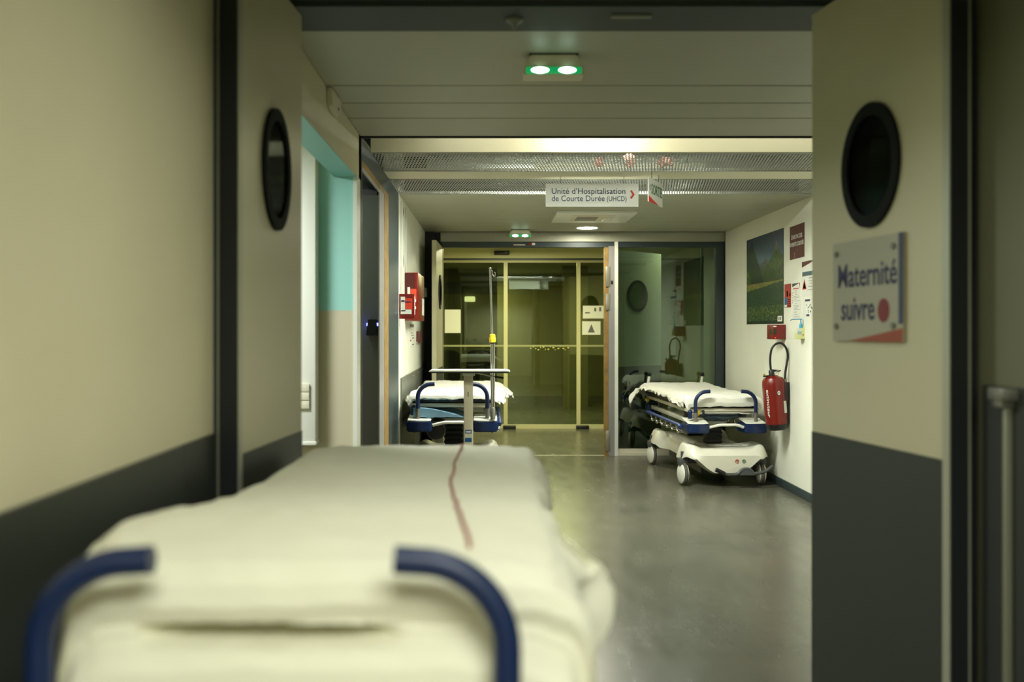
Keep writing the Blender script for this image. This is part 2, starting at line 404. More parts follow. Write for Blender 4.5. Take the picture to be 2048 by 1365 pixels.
# things above the mesh
def dlab(o, l, c, g=None): return tag(o, l, c, g)
for i, (y, x0, x1, z) in enumerate(((6.40, -0.6, 2.5, 2.64), (7.60, -0.5, 2.5, 2.66))):
    bm = new(); tube(bm, [(x0, y+0.22, z+0.04), (x1, y+0.22, z+0.04)], 0.07, 20)
    for hx in (0.2, 1.8): tube(bm, [(hx, y+0.22, z+0.1), (hx, y+0.22, 2.86)], 0.006, 6)
    dlab(obj('air_duct', bm, SILV), ('round silver duct above the nearer mesh ceiling panel', 'round silver duct above the farther mesh ceiling panel')[i], 'duct')
for i, (y, x0, x1) in enumerate(((6.50, 0.35, 1.55), (7.36, 0.35, 1.55))):
    t = thing('tube_light', ('bare lit tube light above the nearer mesh ceiling panel', 'bare lit tube light above the farther mesh ceiling panel')[i], 'lamp', ((x0+x1)/2, y, 2.60))
    bm = new(); tube(bm, [(x0, y, 2.575), (x1, y, 2.575)], 0.012, 10); obj('tube', bm, TUBEL, t)
    for hx in (x0+0.1, x1-0.1):
        bm = new(); tube(bm, [(hx, y, 2.62), (hx, y, 2.86)], 0.005, 6); obj('hanger_rod', bm, DGREY, t)
    bxs('housing', WHITEP, ((x0-0.03, y-0.03, 2.59), (x1+0.03, y+0.03, 2.63)), parent=t)
for i, (x, y, r) in enumerate(((0.93, 6.64, 0.022), (1.15, 6.60, 0.04), (0.72, 6.62, 0.02), (0.88, 6.36, 0.020))):
    bm = new(); ball(bm, (0, 0, 0), 1.0, 10)
    for v in bm.verts:
        n_ = noise.noise(v.co*2.0+Vector((i*3, 0, 0)))
        v.co = Vector((x + v.co.x*r*1.4*(1+n_*0.8), y + v.co.y*r*(1+n_), 2.515 + v.co.z*0.028*(1+n_*0.6)))
    dlab(obj('insulation_scrap', bm, PINK), 'crumpled pink scrap of insulation lying on the mesh ceiling', 'scrap', 'pink insulation scraps')

# left room seen through the opening
sbox('wall_room_far', TURQ, ((-3.4, 5.50, 0), (XL-0.12, 5.60, 2.9)), ((XL-0.12, 5.495, 0), (XL-0.10, 5.50, 2.235)))
sbox('wall_room_left', TURQ, ((-3.5, 2.6, 0), (-3.4, 5.6, 2.9)))
sbox('wall_room_near', TURQ, ((-3.4, 2.6, 0), (XL-0.12, 2.7, 2.9)))
sbox('ceiling_room', WHITEW, ((-3.4, 2.7, 2.60), (XL-0.12, 5.5, 2.65)))
sbox('trim_10', TURQP, ((XL-0.121, 3.30, 2.231), (XL-0.002, 5.40, 2.236)))
t = thing('cable_column', 'white vertical cable trunking on the turquoise wall inside the left opening', 'trunking', (-1.0, 5.42, 0.787))
bxs('column_body', WHITEP, ((-1.09, 5.30, 0.80), (-0.935, 5.50, 2.60)), parent=t, bev=0.004)
bxs('end_cap', WHITEP, ((-1.10, 5.295, 0.785), (-0.930, 5.50, 0.805)), parent=t, bev=0.003)
for k in range(3):
    s_ = bxs('socket', IVORY, ((-1.03, 5.283, 0.98+k*0.045), (-0.965, 5.302, 1.022+k*0.045)), parent=t, bev=0.003)
    bxs('socket_hole', BLACKP, ((-0.966, 5.286, 0.995+k*0.045), (-0.9645, 5.296, 1.007+k*0.045)), parent=s_)

# second doorway on the left: grey metal frame
sbox('trim_11', TEAL, ((XL-0.10, 7.09, 0), (XL, 7.87, ZC)), ((XL-0.10, 5.60, 2.36), (XL, 7.09, ZC)), ((XL-0.10, 5.585, 0), (XL+0.003, 5.615, 2.47)), ((XL-0.10, 5.615, 0), (XL-0.02, 5.72, 2.47)))
sbox('trim_12', WOOD, ((XL-0.02, 6.80, 0), (XL+0.001, 7.088, 2.36)), ((XL-0.02, 5.62, 2.325), (XL+0.001, 6.80, 2.36)))
sbox('trim_13', LILAC, ((XL-0.008, 6.52, 0), (XL+0.0005, 6.795, 2.30)), ((XL-0.008, 5.62, 2.30), (XL+0.0005, 6.795, 2.325)), ((XL-0.15, 6.80, 0), (XL-0.05, 6.86, 2.36)))
sbox('wall_closet', mat('closet_grey_paint', (120, 122, 116), 0.6), ((-2.2, 6.9, 0), (XL-0.101, 7.0, 2.9)), ((-2.3, 5.6, 0), (-2.2, 7.0, 2.9)), ((-2.2, 5.61, 2.6), (XL-0.101, 6.9, 2.65)))
d3 = bxs('door_3', mat('grey_door_laminate', (138, 138, 130), 0.45, var=0.03), ((-1.65, 6.66, 0.01), (-0.752, 6.70, 2.30))); d3['kind'] = 'structure'
t = thing('door_closer_light', 'small black box with blue glow on both sides on the grey door', 'light', (-0.80, 6.62, 1.37))
prism_pts = [(-0.824, 1.362), (-0.746, 1.362), (-0.758, 1.468), (-0.812, 1.468)]
bm = new(); prism(bm, prism_pts, 'xz', 6.56, 6.66, 0.004); obj('light_body', bm, BLACKP, t)
for x in (-0.820, -0.754):
    bm = new(); lathe(bm, [(0.010, 0), (0.010, 0.006)], (x-0.003 + (0 if x < -0.8 else 0.002), 6.60, 1.435), 'x', 12); obj('blue_led', bm, LEDB, t)

# ------------------------------------------------------------------ near double door leaves with portholes
def leaf(name, H, E, thick, side, rx, zc, tcen, band_z, H_top, glassm=GLASSP):
    H, E = Vector((*H, 0)), Vector((*E, 0)); L = (E-H).length; d = (E-H).normalized()
    n_ = Vector((-d.y, d.x, 0))*side            # towards the corridor axis / viewer
    M = Matrix.Identity(4)
    for i in range(3): M[i][0] = d[i]; M[i][1] = -n_[i]; M[i][2] = (0, 0, 1)[i]; M[i][3] = H[i]
    rz = 0.182; cx = L*tcen; N = 48
    inner, outer = [], []
    corners = [(0, 0.01), (L, 0.01), (L, H_top), (0, H_top)]
    for k in range(N):
        a = 2*PI*k/N; c, s = math.cos(a), math.sin(a); inner.append((cx+rx*0.86*c, zc+rz*0.86*s))
        t = min([((L-cx)/c if c > 1e-6 else 1e9), (-cx/c if c < -1e-6 else 1e9), ((H_top-zc)/s if s > 1e-6 else 1e9), ((0.01-zc)/s if s < -1e-6 else 1e9)])
        outer.append([cx+t*c, zc+t*s])
    for q in corners:
        k = min(range(N), key=lambda k: abs(math.atan2(math.sin(2*PI*k/N-math.atan2(q[1]-zc, q[0]-cx)), math.cos(2*PI*k/N-math.atan2(q[1]-zc, q[0]-cx)))))
        outer[k] = list(q)
    bm = new(); strip_ring(bm, outer, inner, 'xz', 0.0, thick)
    o = obj(name, bm, DOORC, None, True, M, angle=30); o['kind'] = 'structure'
    bm = new()
    oo = [(cx+rx*math.cos(2*PI*k/N), zc+rz*math.sin(2*PI*k/N)) for k in range(N)]
    strip_ring(bm, oo, [(cx+rx*0.80*math.cos(2*PI*k/N), zc+rz*0.80*math.sin(2*PI*k/N)) for k in range(N)], 'xz', -0.012, thick+0.012)
    obj('porthole_ring', bm, RINGB, o, True, M)
    bm = new(); prism(bm, [(cx+rx*0.82*math.cos(2*PI*k/N), zc+rz*0.82*math.sin(2*PI*k/N)) for k in range(N)], 'xz', -0.005, 0.002)
    obj('porthole_glass', bm, glassm, o, True, M)
    bm = new(); box(bm, (0.012, -0.003, 0.02), (L-0.002, 0.001, band_z)); box(bm, (0.012, thick-0.001, 0.02), (L-0.002, thick+0.003, band_z))
    obj('kick_plate', bm, BAND, o, True, M)
    bm = new(); box(bm, (-0.010, -0.004, 0.012), (0.012, thick+0.004, H_top)); obj('edge_strip', bm, BLACKF, o, True, M)
    bm = new(); box(bm, (-0.013, -0.007, 0.012), (0.016, -0.0035, H_top)); box(bm, (-0.013, thick+0.0035, 0.012), (0.016, thick+0.007, H_top)); obj('edge_trim', bm, mat('pale_steel_edge', (176, 176, 156), 0.35, metal=0.3), o, True, M)
    return o, M, L
d1, M1, L1 = leaf('door_1', (-0.668, 2.63), (-0.624, 3.28), 0.045, -1, 0.140, 1.878, 0.53, 1.068, 2.436)
d2, M2, L2 = leaf('door_2', (1.163, 2.53), (1.058, 3.28), 0.045, 1, 0.160, 1.880, 0.50, 1.066, 2.436)

# sign on the right leaf: face of the leaf is local y = 0, -y towards the viewer
M2r = M2.copy()
# on this leaf the reader's left is the far (free) end, so local x runs right to left: build with mirrored x
def on_leaf(bm):
    for v in bm.verts: v.co.x = -v.co.x
    bmesh.ops.reverse_faces(bm, faces=bm.faces[:])
t = thing('maternity_sign', 'white square sign reading Maternité suivre with red dot on right door leaf', 'sign', M2 @ Vector((0.4, 0, 1.37)))
sx0, sx1, sz0, sz1 = -0.594, -0.196, 1.366, 1.668      # in flipped leaf coordinates
bm = new(); box(bm, (sx0, -0.010, sz0), (sx1, -0.004, sz1)); on_leaf(bm); obj('sign_board', bm, mat('brushed_sign_plate', (168, 164, 142), 0.35), t, True, M2)
bm = new(); box(bm, (sx1-0.018, -0.012, sz0+0.05), (sx1+0.002, -0.0098, sz1)); on_leaf(bm); obj('blue_edge', bm, mat('slate_blue_print', (46, 60, 84), 0.5), t, True, M2)
bm = new(); prism(bm, [(sx0+0.10, sz0), (sx1, sz0), (sx1, sz0+0.038)], 'xz', -0.0118, -0.0098); on_leaf(bm); obj('orange_edge', bm, mat('burnt_orange_print', (150, 66, 36), 0.5), t, True, M2)
for s, x, z, wd, hh in (('Maternité', sx0+0.035, 1.530, 0.335, 0.100), ('suivre', sx0+0.055, 1.430, 0.195, 0.100)):
    bm = text_bm(s, wd, hh, 0.012, 0.001)
    bmesh.ops.translate(bm, vec=(x, -0.0101, z), verts=bm.verts); on_leaf(bm); obj('lettering', bm, NAVY, t, True, M2)
bm = new(); prism(bm, [(sx0+0.300+0.030*math.cos(a*PI/16), 1.455+0.034*math.sin(a*PI/16)) for a in range(32)], 'xz', -0.0118, -0.0098); on_leaf(bm); obj('red_dot', bm, mat('red_dot_print', (122, 26, 32), 0.5), t, True, M2)
for x in (sx0+0.025, sx1-0.045):
    for z in (sz0+0.045, sz1-0.035):
        bm = new(); lathe(bm, [(0.009, -0.0165), (0.009, -0.010)], (x, 0, z), 'y', 16); on_leaf(bm); obj('screw_cap', bm, GREYM, t, True, M2)

# metal strips and bracket on the near right wall
for i, (y, l) in enumerate(((2.36, 'slim pale vertical metal strip below the bracket on the right wall'), (2.24, 'second pale vertical metal strip at the right edge of the photo'))):
    tag(bxs('wall_strip', mat('pale_steel_strip', (140, 140, 118), 0.4, metal=0.3), ((1.215, y-0.006, 0.05), (1.234, y+0.006, 1.25 if i else 1.23)), bev=0.002), l, 'strip')
bm = new(); box(bm, (1.195, 2.33, 1.232), (1.25, 2.40, 1.262), 0.004); box(bm, (1.20, 2.345, 1.215), (1.235, 2.385, 1.235), 0.003)
tag(obj('wall_bracket', bm, GREYM), 'small metal bracket on top of the dark right wall panel', 'bracket')

# ------------------------------------------------------------------ emergency lights, downlight, hatch, signs on the ceiling
def exit_lamp(label, cx, y, ztop):
    t = thing('emergency_light', label, 'emergency light', (cx, y, ztop), 'emergency lights under the ceiling')
    bm = new()
    prism(bm, [(cx-0.090, ztop), (cx+0.090, ztop), (cx+0.116, ztop-0.038), (cx+0.118, ztop-0.078), (cx-0.118, ztop-0.078), (cx-0.116, ztop-0.038)], 'xz', y, y+0.11, 0.004)
    obj('housing', bm, IVORY, t)
    bxs('lens', LEDG, ((cx-0.108, y-0.008, ztop-0.076), (cx+0.108, y+0.002, ztop-0.050)), parent=t, bev=0.003)
    for dx in (-0.054, 0.052):
        bm = new(); lathe(bm, [(0.003, -0.013), (0.010, -0.012), (0.013, -0.006)], (0, 0, 0), 'y', 20)
        for v in bm.verts: v.co.x *= 2.9
        bmesh.ops.translate(bm, vec=(cx+dx, y, ztop-0.063), verts=bm.verts); obj('led', bm, LEDW, t)
    bxs('mounting_plate', BLACKP, ((cx-0.095, y+0.005, ztop-0.001), (cx+0.095, y+0.105, ztop+0.006)), parent=t)
exit_lamp('nearer green emergency light in an ivory box under the grey ceiling planks', 0.245, 3.88, ZC-0.006)
exit_lamp('small far green emergency light above the dark header of the glass doors', 0.315, 10.70, ZC-0.006)
t = thing('downlight', 'round lit recessed ceiling light in front of the glass partition', 'lamp', (1.015, 10.6, ZC))
bm = new(); lathe(bm, [(0.128, 0.0), (0.128, -0.006), (0.108, -0.007), (0.108, 0.0)], (1.015, 10.5, ZC), 'z', 36); obj('rim', bm, WHITEP, t)
bm = new(); lathe(bm, [(0.106, -0.003), (0.106, -0.009), (0.05, -0.011)], (1.015, 10.5, ZC), 'z', 36); obj('diffuser', bm, LAMPW, t)
t = thing('ceiling_hatch', 'square white ceiling panel with an embedded fitting behind the hanging sign', 'ceiling panel', (0.97, 9.4, ZC))
bm = new(); box(bm, (0.60, 9.03, ZC-0.022), (1.33, 9.85, ZC), 0.004); obj('panel', bm, WHITEP, t)
bm = new(); box(bm, (0.76, 9.2, ZC-0.030), (1.16, 9.62, ZC-0.020), 0.006); obj('fitting', bm, IVORY, t)
bm = new()
for k in range(4): box(bm, (0.80, 9.25+k*0.09, ZC-0.033), (1.00, 9.28+k*0.09, ZC-0.029))
obj('vent_slot', bm, DGREY, t)
bm = new(); box(bm, (1.06, 9.3, ZC-0.045), (1.12, 9.55, ZC-0.028), 0.008); obj('latch', bm, WHITEP, t)

def hook_chain(x, y, z0, z1, parent, n=None):
    bm = new(); n = n or max(2, int((z1-z0)/0.012))
    for k in range(n):
        z = z0+(z1-z0)*(k+0.5)/n; h = (z1-z0)/n*0.62
        pts = [(x+(h*0.42*math.cos(a) if k % 2 else 0), y+(0 if k % 2 else h*0.42*math.cos(a)), z+h*math.sin(a)) for a in [PI*2*i/8 for i in range(8)]]
        pts.append(pts[0]); tube(bm, pts, 0.0011, 5)
    return obj('hanging_chain', bm, BLACKP, parent)
Y0 = 7.0
t = thing('direction_sign', 'white hanging sign reading Unité d’Hospitalisation de Courte Durée with a red arrow', 'sign', (0.71, Y0, 2.26))
bxs('sign_board', SIGNW, ((0.385, Y0, 2.266), (1.037, Y0+0.006, 2.428)), parent=t)
for s, x, z, wd, hh in (('Unité d’Hospitalisation', 0.427, 2.356, 0.518, 0.058), ('de Courte Durée', 0.427, 2.305, 0.372, 0.058), ('(UHCD)', 0.815, 2.305, 0.138, 0.050)):
    bm = text_bm(s, wd, hh, 0.006); bmesh.ops.translate(bm, vec=(x, Y0-0.0004, z), verts=bm.verts); obj('lettering', bm, NAVY, t)
bm = new(); prism(bm, [(0.978, 2.376), (0.988, 2.384), (1.010, 2.352), (0.988, 2.320), (0.978, 2.328), (0.994, 2.352)], 'xz', Y0-0.0014, Y0); obj('red_arrow', bm, REDINK, t)
for x in (0.49, 0.935): hook_chain(x, Y0+0.003, 2.426, ZC, t)
A, B = Vector((1.060, 6.70, 0)), Vector((1.215, 7.05, 0))
rr = (B-A).normalized(); ff = Vector((rr.y, -rr.x, 0))
Ms = frame((A.x, A.y, 2.265), rr, ff); W = (B-A).length
t = thing('exit_sign', 'small hanging sign reading SORTIE seen almost edge-on beside the long sign', 'sign', (A.x, A.y, 2.265))
bm = new(); box(bm, (0, 0, 0), (W, 0.005, 0.165)); obj('sign_board', bm, SIGNW, t, True, Ms)
bm = text_bm('SORTIE', W*0.74, 0.10, 0.01); bmesh.ops.translate(bm, vec=(W*0.2, -0.0004, 0.062), verts=bm.verts); obj('lettering', bm, GREENP, t, True, Ms)
bm = text_bm('<', W*0.08, 0.09, 0.01); bmesh.ops.translate(bm, vec=(W*0.07, -0.0004, 0.07), verts=bm.verts); obj('lettering', bm, INK, t, True, Ms)
bm = new(); prism(bm, [(0, 0), (W*0.72, 0), (0, 0.042)], 'xz', -0.0015, 0); obj('red_edge', bm, REDINK, t, True, Ms)
for q in (0.22, 0.72):
    p = A + (B-A)*q; hook_chain(p.x, p.y+0.002, 2.43, ZC, t, 6)
t = thing('smoke_detector', 'small dark ceiling sensor seen out of focus at the top of the photo', 'detector', (0.08, 3.38, ZC-0.018))
bm = new(); lathe(bm, [(0.028, 0), (0.028, -0.008), (0.012, -0.02), (0.006, -0.034)], (0.08, 3.40, ZC-0.018), 'z', 20); obj('body', bm, mat('grey_sensor', (120, 124, 112), 0.5), t)
tag(bxs('ceiling_strip', mat('pale_sensor', (128, 132, 118), 0.5), ((0.405, 3.35, ZC-0.026), (0.54, 3.37, ZC-0.018))), 'thin pale strip fixed under the dark ceiling beam', 'strip')
# camera-like device in the upper left corner
t = thing('door_magnet', 'small rounded ivory cover with one screw high on the left wall', 'wall fitting', (XL, 4.55, 2.40))
bm = new(); prism(bm, [(4.42, 2.478), (4.70, 2.478), (4.70, 2.44), (4.66, 2.40), (4.60, 2.385), (4.50, 2.385), (4.44, 2.40), (4.42, 2.44)], 'yz', XL, XL+0.025, 0.004); obj('cover', bm, IVORY, t)
bm = new(); lathe(bm, [(0.008, 0), (0.008, 0.003)], (XL+0.0245, 4.60, 2.42), 'x', 12); obj('screw', bm, BLACKP, t)

# ------------------------------------------------------------------ back glazed partition
YB = 11.06
sbox('trim_14', TEAL, ((-0.56, YB, 2.317), (XR+0.0, YB+0.10, 2.378)), ((2.50, YB, 0), (XR, YB+0.10, 2.317)))
sbox('trim_15', PLANK, ((-0.56, YB-0.03, 2.378), (XR, YB+0.12, ZC)))
sbox('trim_16', mat('black_teal_metal', (30, 36, 40), 0.5), ((XL, 11.0, 0), (-0.62, 11.12, ZC)), ((-0.62, 11.05, 0), (-0.545, 11.16, ZC)))
sbox('wall_above_partition', WHITEW, ((XL-0.1, YB+0.001, ZC), (XR+0.1, YB+0.12, 2.92)))
sbox('trim_17', mat('grey_post_metal', (140, 138, 134), 0.42, var=0.03), ((1.305, YB-0.01, 0), (1.372, YB+0.10, 2.33)))
bm = new()
box(bm, (1.258, YB-0.004, 0), (1.304, YB+0.06, 2.317))
sbox_w = struct('trim_18', bm, WOOD)
for z0, z1 in ((1.88, 2.10), (1.62, 1.80), (0.05, 0.28)):
    h = sbox('trim_19', mat('hinge_metal', (146, 142, 124), 0.4, metal=0.5), ((1.272, YB-0.016, z0), (1.322, YB-0.004, z1)), bev=0.002)
sbox('trim_20', WHITEP, ((1.372, YB-0.02, 0), (1.410, YB+0.08, 2.378)))
bxs_ = tag(bxs('access_button', BLACKP, ((1.33, YB-0.016, 1.91), (1.352, YB-0.010, 1.945)), bev=0.002), 'tiny black box on the grey post left of the glass panel', 'button')
w1 = sbox('window_1', IVORY, ((1.410, YB+0.01, 0.0), (2.50, YB+0.06, 0.035)), ((1.410, YB+0.02, 0.035), (2.50, YB+0.05, 0.075)))
bxs('pane', GLASSR, ((1.412, YB+0.030, 0.075), (2.50, YB+0.038, 2.317)), parent=w1)
bxs('mullion', mat('olive_mullion', (96, 108, 88), 0.5), ((2.34, YB+0.04, 0.06), (2.37, YB+0.07, 2.317)), parent=w1)
sbox('trim_21', mat('pale_threshold', (186, 182, 160), 0.4), ((-0.55, YB+0.0, 0), (1.26, YB+0.03, 0.004)))
t = thing('header_label', 'thin pale label and small red and white switch on dark door header', 'label', (0.36, YB, 2.33))
bxs('label_strip', IVORY, ((0.25, YB-0.003, 2.337), (0.38, YB, 2.350)), parent=t)
bxs('red_button', REDD, ((0.415, YB-0.006, 2.342), (0.452, YB, 2.364)), parent=t)
bxs('switch', PAPER, ((0.455, YB-0.006, 2.340), (0.490, YB, 2.366)), parent=t)

d4, M4, L4 = leaf('door_4', (-0.535, 11.04), (-0.555, 10.10), 0.045, 1, 0.18, 1.80, 0.5, 1.0, 2.31)
# right leaf folded away behind the glass at 45 degrees
d5, M5, L5 = leaf('door_5', (1.36, 11.18), (2.02, 11.82), 0.045, -1, 0.185, 1.79, 0.50, 0.98, 2.30, GLASS)

# lobby behind: side walls, ceiling, automatic doors, dark room beyond
YS = 14.1
sbox('wall_lobby_left', OLIVE, ((-0.98, 11.16, 0), (-0.88, YS, 2.9)))
sbox('wall_lobby_right', mat('dark_green_grey_paint', (92, 104, 90), 0.6, var=0.04), ((3.0, YB+0.12, 0), (3.1, YS, 2.9)))
sbox('ceiling_lobby', mat('lobby_ceiling', (176, 178, 150), 0.6), ((-0.98, YB+0.12, 2.56), (3.1, 22, 2.62)))
sbox('wall_lobby_side', mat('green_grey_paint', (150, 160, 138), 0.6), ((XR, YB+0.10, 0), (3.1, YB+0.2, 2.9)))
d7 = bxs('door_7', mat('dark_brown_door', (52, 44, 40), 0.4), ((2.97, 12.7, 0.0), (3.0, 13.5, 2.05))); d7['kind'] = 'structure'
sbox('trim_22', mat('auto_door_cream', (206, 204, 150), 0.4), ((-0.88, YS-0.08, 2.41), (3.0, YS+0.05, 2.56)))
sbox('trim_23', TEAL, ((-0.88, YS-0.06, 2.385), (3.0, YS+0.03, 2.41)))
t = thing('motion_sensor', 'black motion sensor bar on the cream header above the sliding glass doors', 'sensor', (0.15, YS-0.08, 2.45))
bxs('body', BLACKP, ((0.042, YS-0.13, 2.452), (0.258, YS-0.08, 2.508)), parent=t, bev=0.01)
bxs('indicator', GREYM, ((0.20, YS-0.133, 2.485), (0.225, YS-0.128, 2.495)), parent=t)
CRM = mat('auto_door_frame', (196, 192, 146), 0.4)
for i, (x0, x1) in enumerate(((-0.86, 0.205), (0.205, 1.235), (1.235, 2.265))):
    d = sbox('door_%d' % (8+i), CRM, ((x0, YS-0.02, 0.0), (x0+0.03, YS+0.02, 2.385)), ((x1-0.025, YS-0.02, 0.0), (x1, YS+0.02, 2.385)), ((x0+0.03, YS-0.02, 0.0), (x1-0.025, YS+0.02, 0.06)), ((x0+0.03, YS-0.02, 2.35), (x1-0.025, YS+0.02, 2.385)))
    bxs('pane', GLASS, ((x0+0.03, YS-0.004, 0.06), (x1-0.025, YS+0.004, 2.35)), parent=d)
    bm = new(); box(bm, (x0+0.03, YS-0.006, 1.16), (x1-0.025, YS-0.0045, 1.185)); obj('safety_band', bm, mat('frosted_band', (150, 152, 104), 0.6), d)
    if i == 1:
        bm = new()
        for k in range(16):
            xx = x0+0.35+k*0.035; zz = 1.13+0.022*math.sin(k*1.7); box(bm, (xx, YS-0.007, zz), (xx+0.018+0.01*math.sin(k*3), YS-0.0048, zz+0.016))
        obj('worn_sticker', bm, mat('yellow_sticker', (186, 180, 90), 0.6), d)
tag(bxs('door_stop', BLACKP, ((0.17, YS-0.10, 0.0), (0.35, YS-0.03, 0.05)), bev=0.008), 'black floor guide at the left foot of the middle sliding door', 'door guide')
tag(bxs('door_stop', BLACKP, ((1.20, YS-0.10, 0.0), (1.38, YS-0.03, 0.05)), bev=0.008), 'black floor guide at the right foot of the middle sliding door', 'door guide')
def paper(name, label, x0, x1, z0, z1, y, marks=(), m=PAPER, cat='paper'):
    t = thing(name, label, cat, ((x0+x1)/2, y, z0))
    bxs('sheet', m, ((x0, y-0.0015, z0), (x1, y, z1)), parent=t)
    for k, (mm, polys) in enumerate(marks):
        bm = new()
        for p in polys: prism(bm, p, 'xz', y-0.0024, y-0.0016)
        obj('print', bm, mm, t)
    return t
def rect(x0, x1, z0, z1): return [(x0, z0), (x1, z0), (x1, z1), (x0, z1)]
paper('notice', 'plain white sheet on the left pane of the sliding doors', -0.655, -0.43, 1.355, 1.685, YS-0.006)
paper('notice', 'white sheet with a warning triangle on the right sliding pane', 1.29, 1.55, 1.33, 1.52, YS-0.006,
      [(INK, [[(1.37, 1.36), (1.47, 1.36), (1.42, 1.48)]]), (PAPER, [])][:1])
paper('notice', 'faint upper sheet of notes above the triangle sheet', 1.30, 1.60, 1.56, 1.74, YS-0.006, [(INK, [rect(1.33, 1.40, 1.63, 1.65)]), (INK, [rect(1.46, 1.49, 1.66, 1.71)]), (INK, [rect(1.53, 1.56, 1.66, 1.72)])])
# dark hall beyond
sbox('wall_hall_far', OLIVE, ((-2.0, 21.0, 0), (4.0, 21.1, 2.9)))
sbox('wall_hall_left', OLIVE, ((-2.0, YS+0.05, 0), (-1.9, 21.0, 2.9)), ((-1.9, YS, 0), (-0.88, YS+0.05, 2.9)))
sbox('wall_hall_right', OLIVE, ((3.9, YS+0.05, 0), (4.0, 21.0, 2.9)), ((3.0, YS, 0), (4.0, YS+0.05, 2.9)))
def chair(x, y, label):
    t = thing('waiting_chair', label, 'chair', (x, y, 0), 'waiting chairs behind the glass doors')
    bm = new(); prism(bm, [(x-0.22, 0.60), (x-0.18, 0.56), (x+0.18, 0.56), (x+0.22, 0.60), (x+0.20, 1.02), (x+0.12, 1.06), (x-0.12, 1.06), (x-0.20, 1.02)], 'xz', y+0.2, y+0.25, 0.01); obj('backrest', bm, BLACKP, t)
    bxs('seat', BLACKP, ((x-0.22, y-0.22, 0.48), (x+0.22, y+0.22, 0.54)), parent=t, bev=0.02)
    for sx in (-0.19, 0.19):
        for sy in (-0.18, 0.18):
            bm = new(); tube(bm, [(x+sx, y+sy, 0.0), (x+sx, y+sy, 0.49)], 0.012, 8); obj('leg', bm, BLACKP, t)
chair(-0.72, 16.2, 'dark waiting chair behind the left sliding pane, the left one of a close pair')
chair(-0.20, 16.4, 'dark waiting chair behind the left sliding pane, the right one of a close pair')
sbox('wall_hall_pier', mat('hall_pier_paint', (104, 102, 66), 0.6), ((1.3, 18.0, 0), (1.75, 18.3, 2.56)))
sbox('wall_hall_inner', mat('hall_pier_paint', (104, 102, 66), 0.6), ((-1.9, 18.9, 0), (0.12, 19.0, 2.56)))
t = thing('hall_lamp', 'small lit lamp deep behind the left sliding door pane', 'lamp', (-0.42, 18.9, 1.9))
bxs('shade', mat('lit_shade', (230, 230, 190), 0.5, emit=(236, 236, 190), es=1.0), ((-0.50, 18.78, 1.93), (-0.30, 18.89, 2.03)), parent=t, bev=0.02)
bxs('wall_plate', DGREY, ((-0.95, 18.88, 2.08), (0.10, 18.90, 2.30)), parent=t, bev=0.008)
t = thing('wall_speaker', 'small green-lit device high on the lobby wall behind the fixed glass', 'wall fitting', (2.9, 12.2, 1.9))
bxs('body', DGREY, ((2.88, 12.2, 1.90), (3.0, 12.42, 2.10)), parent=t, bev=0.008)

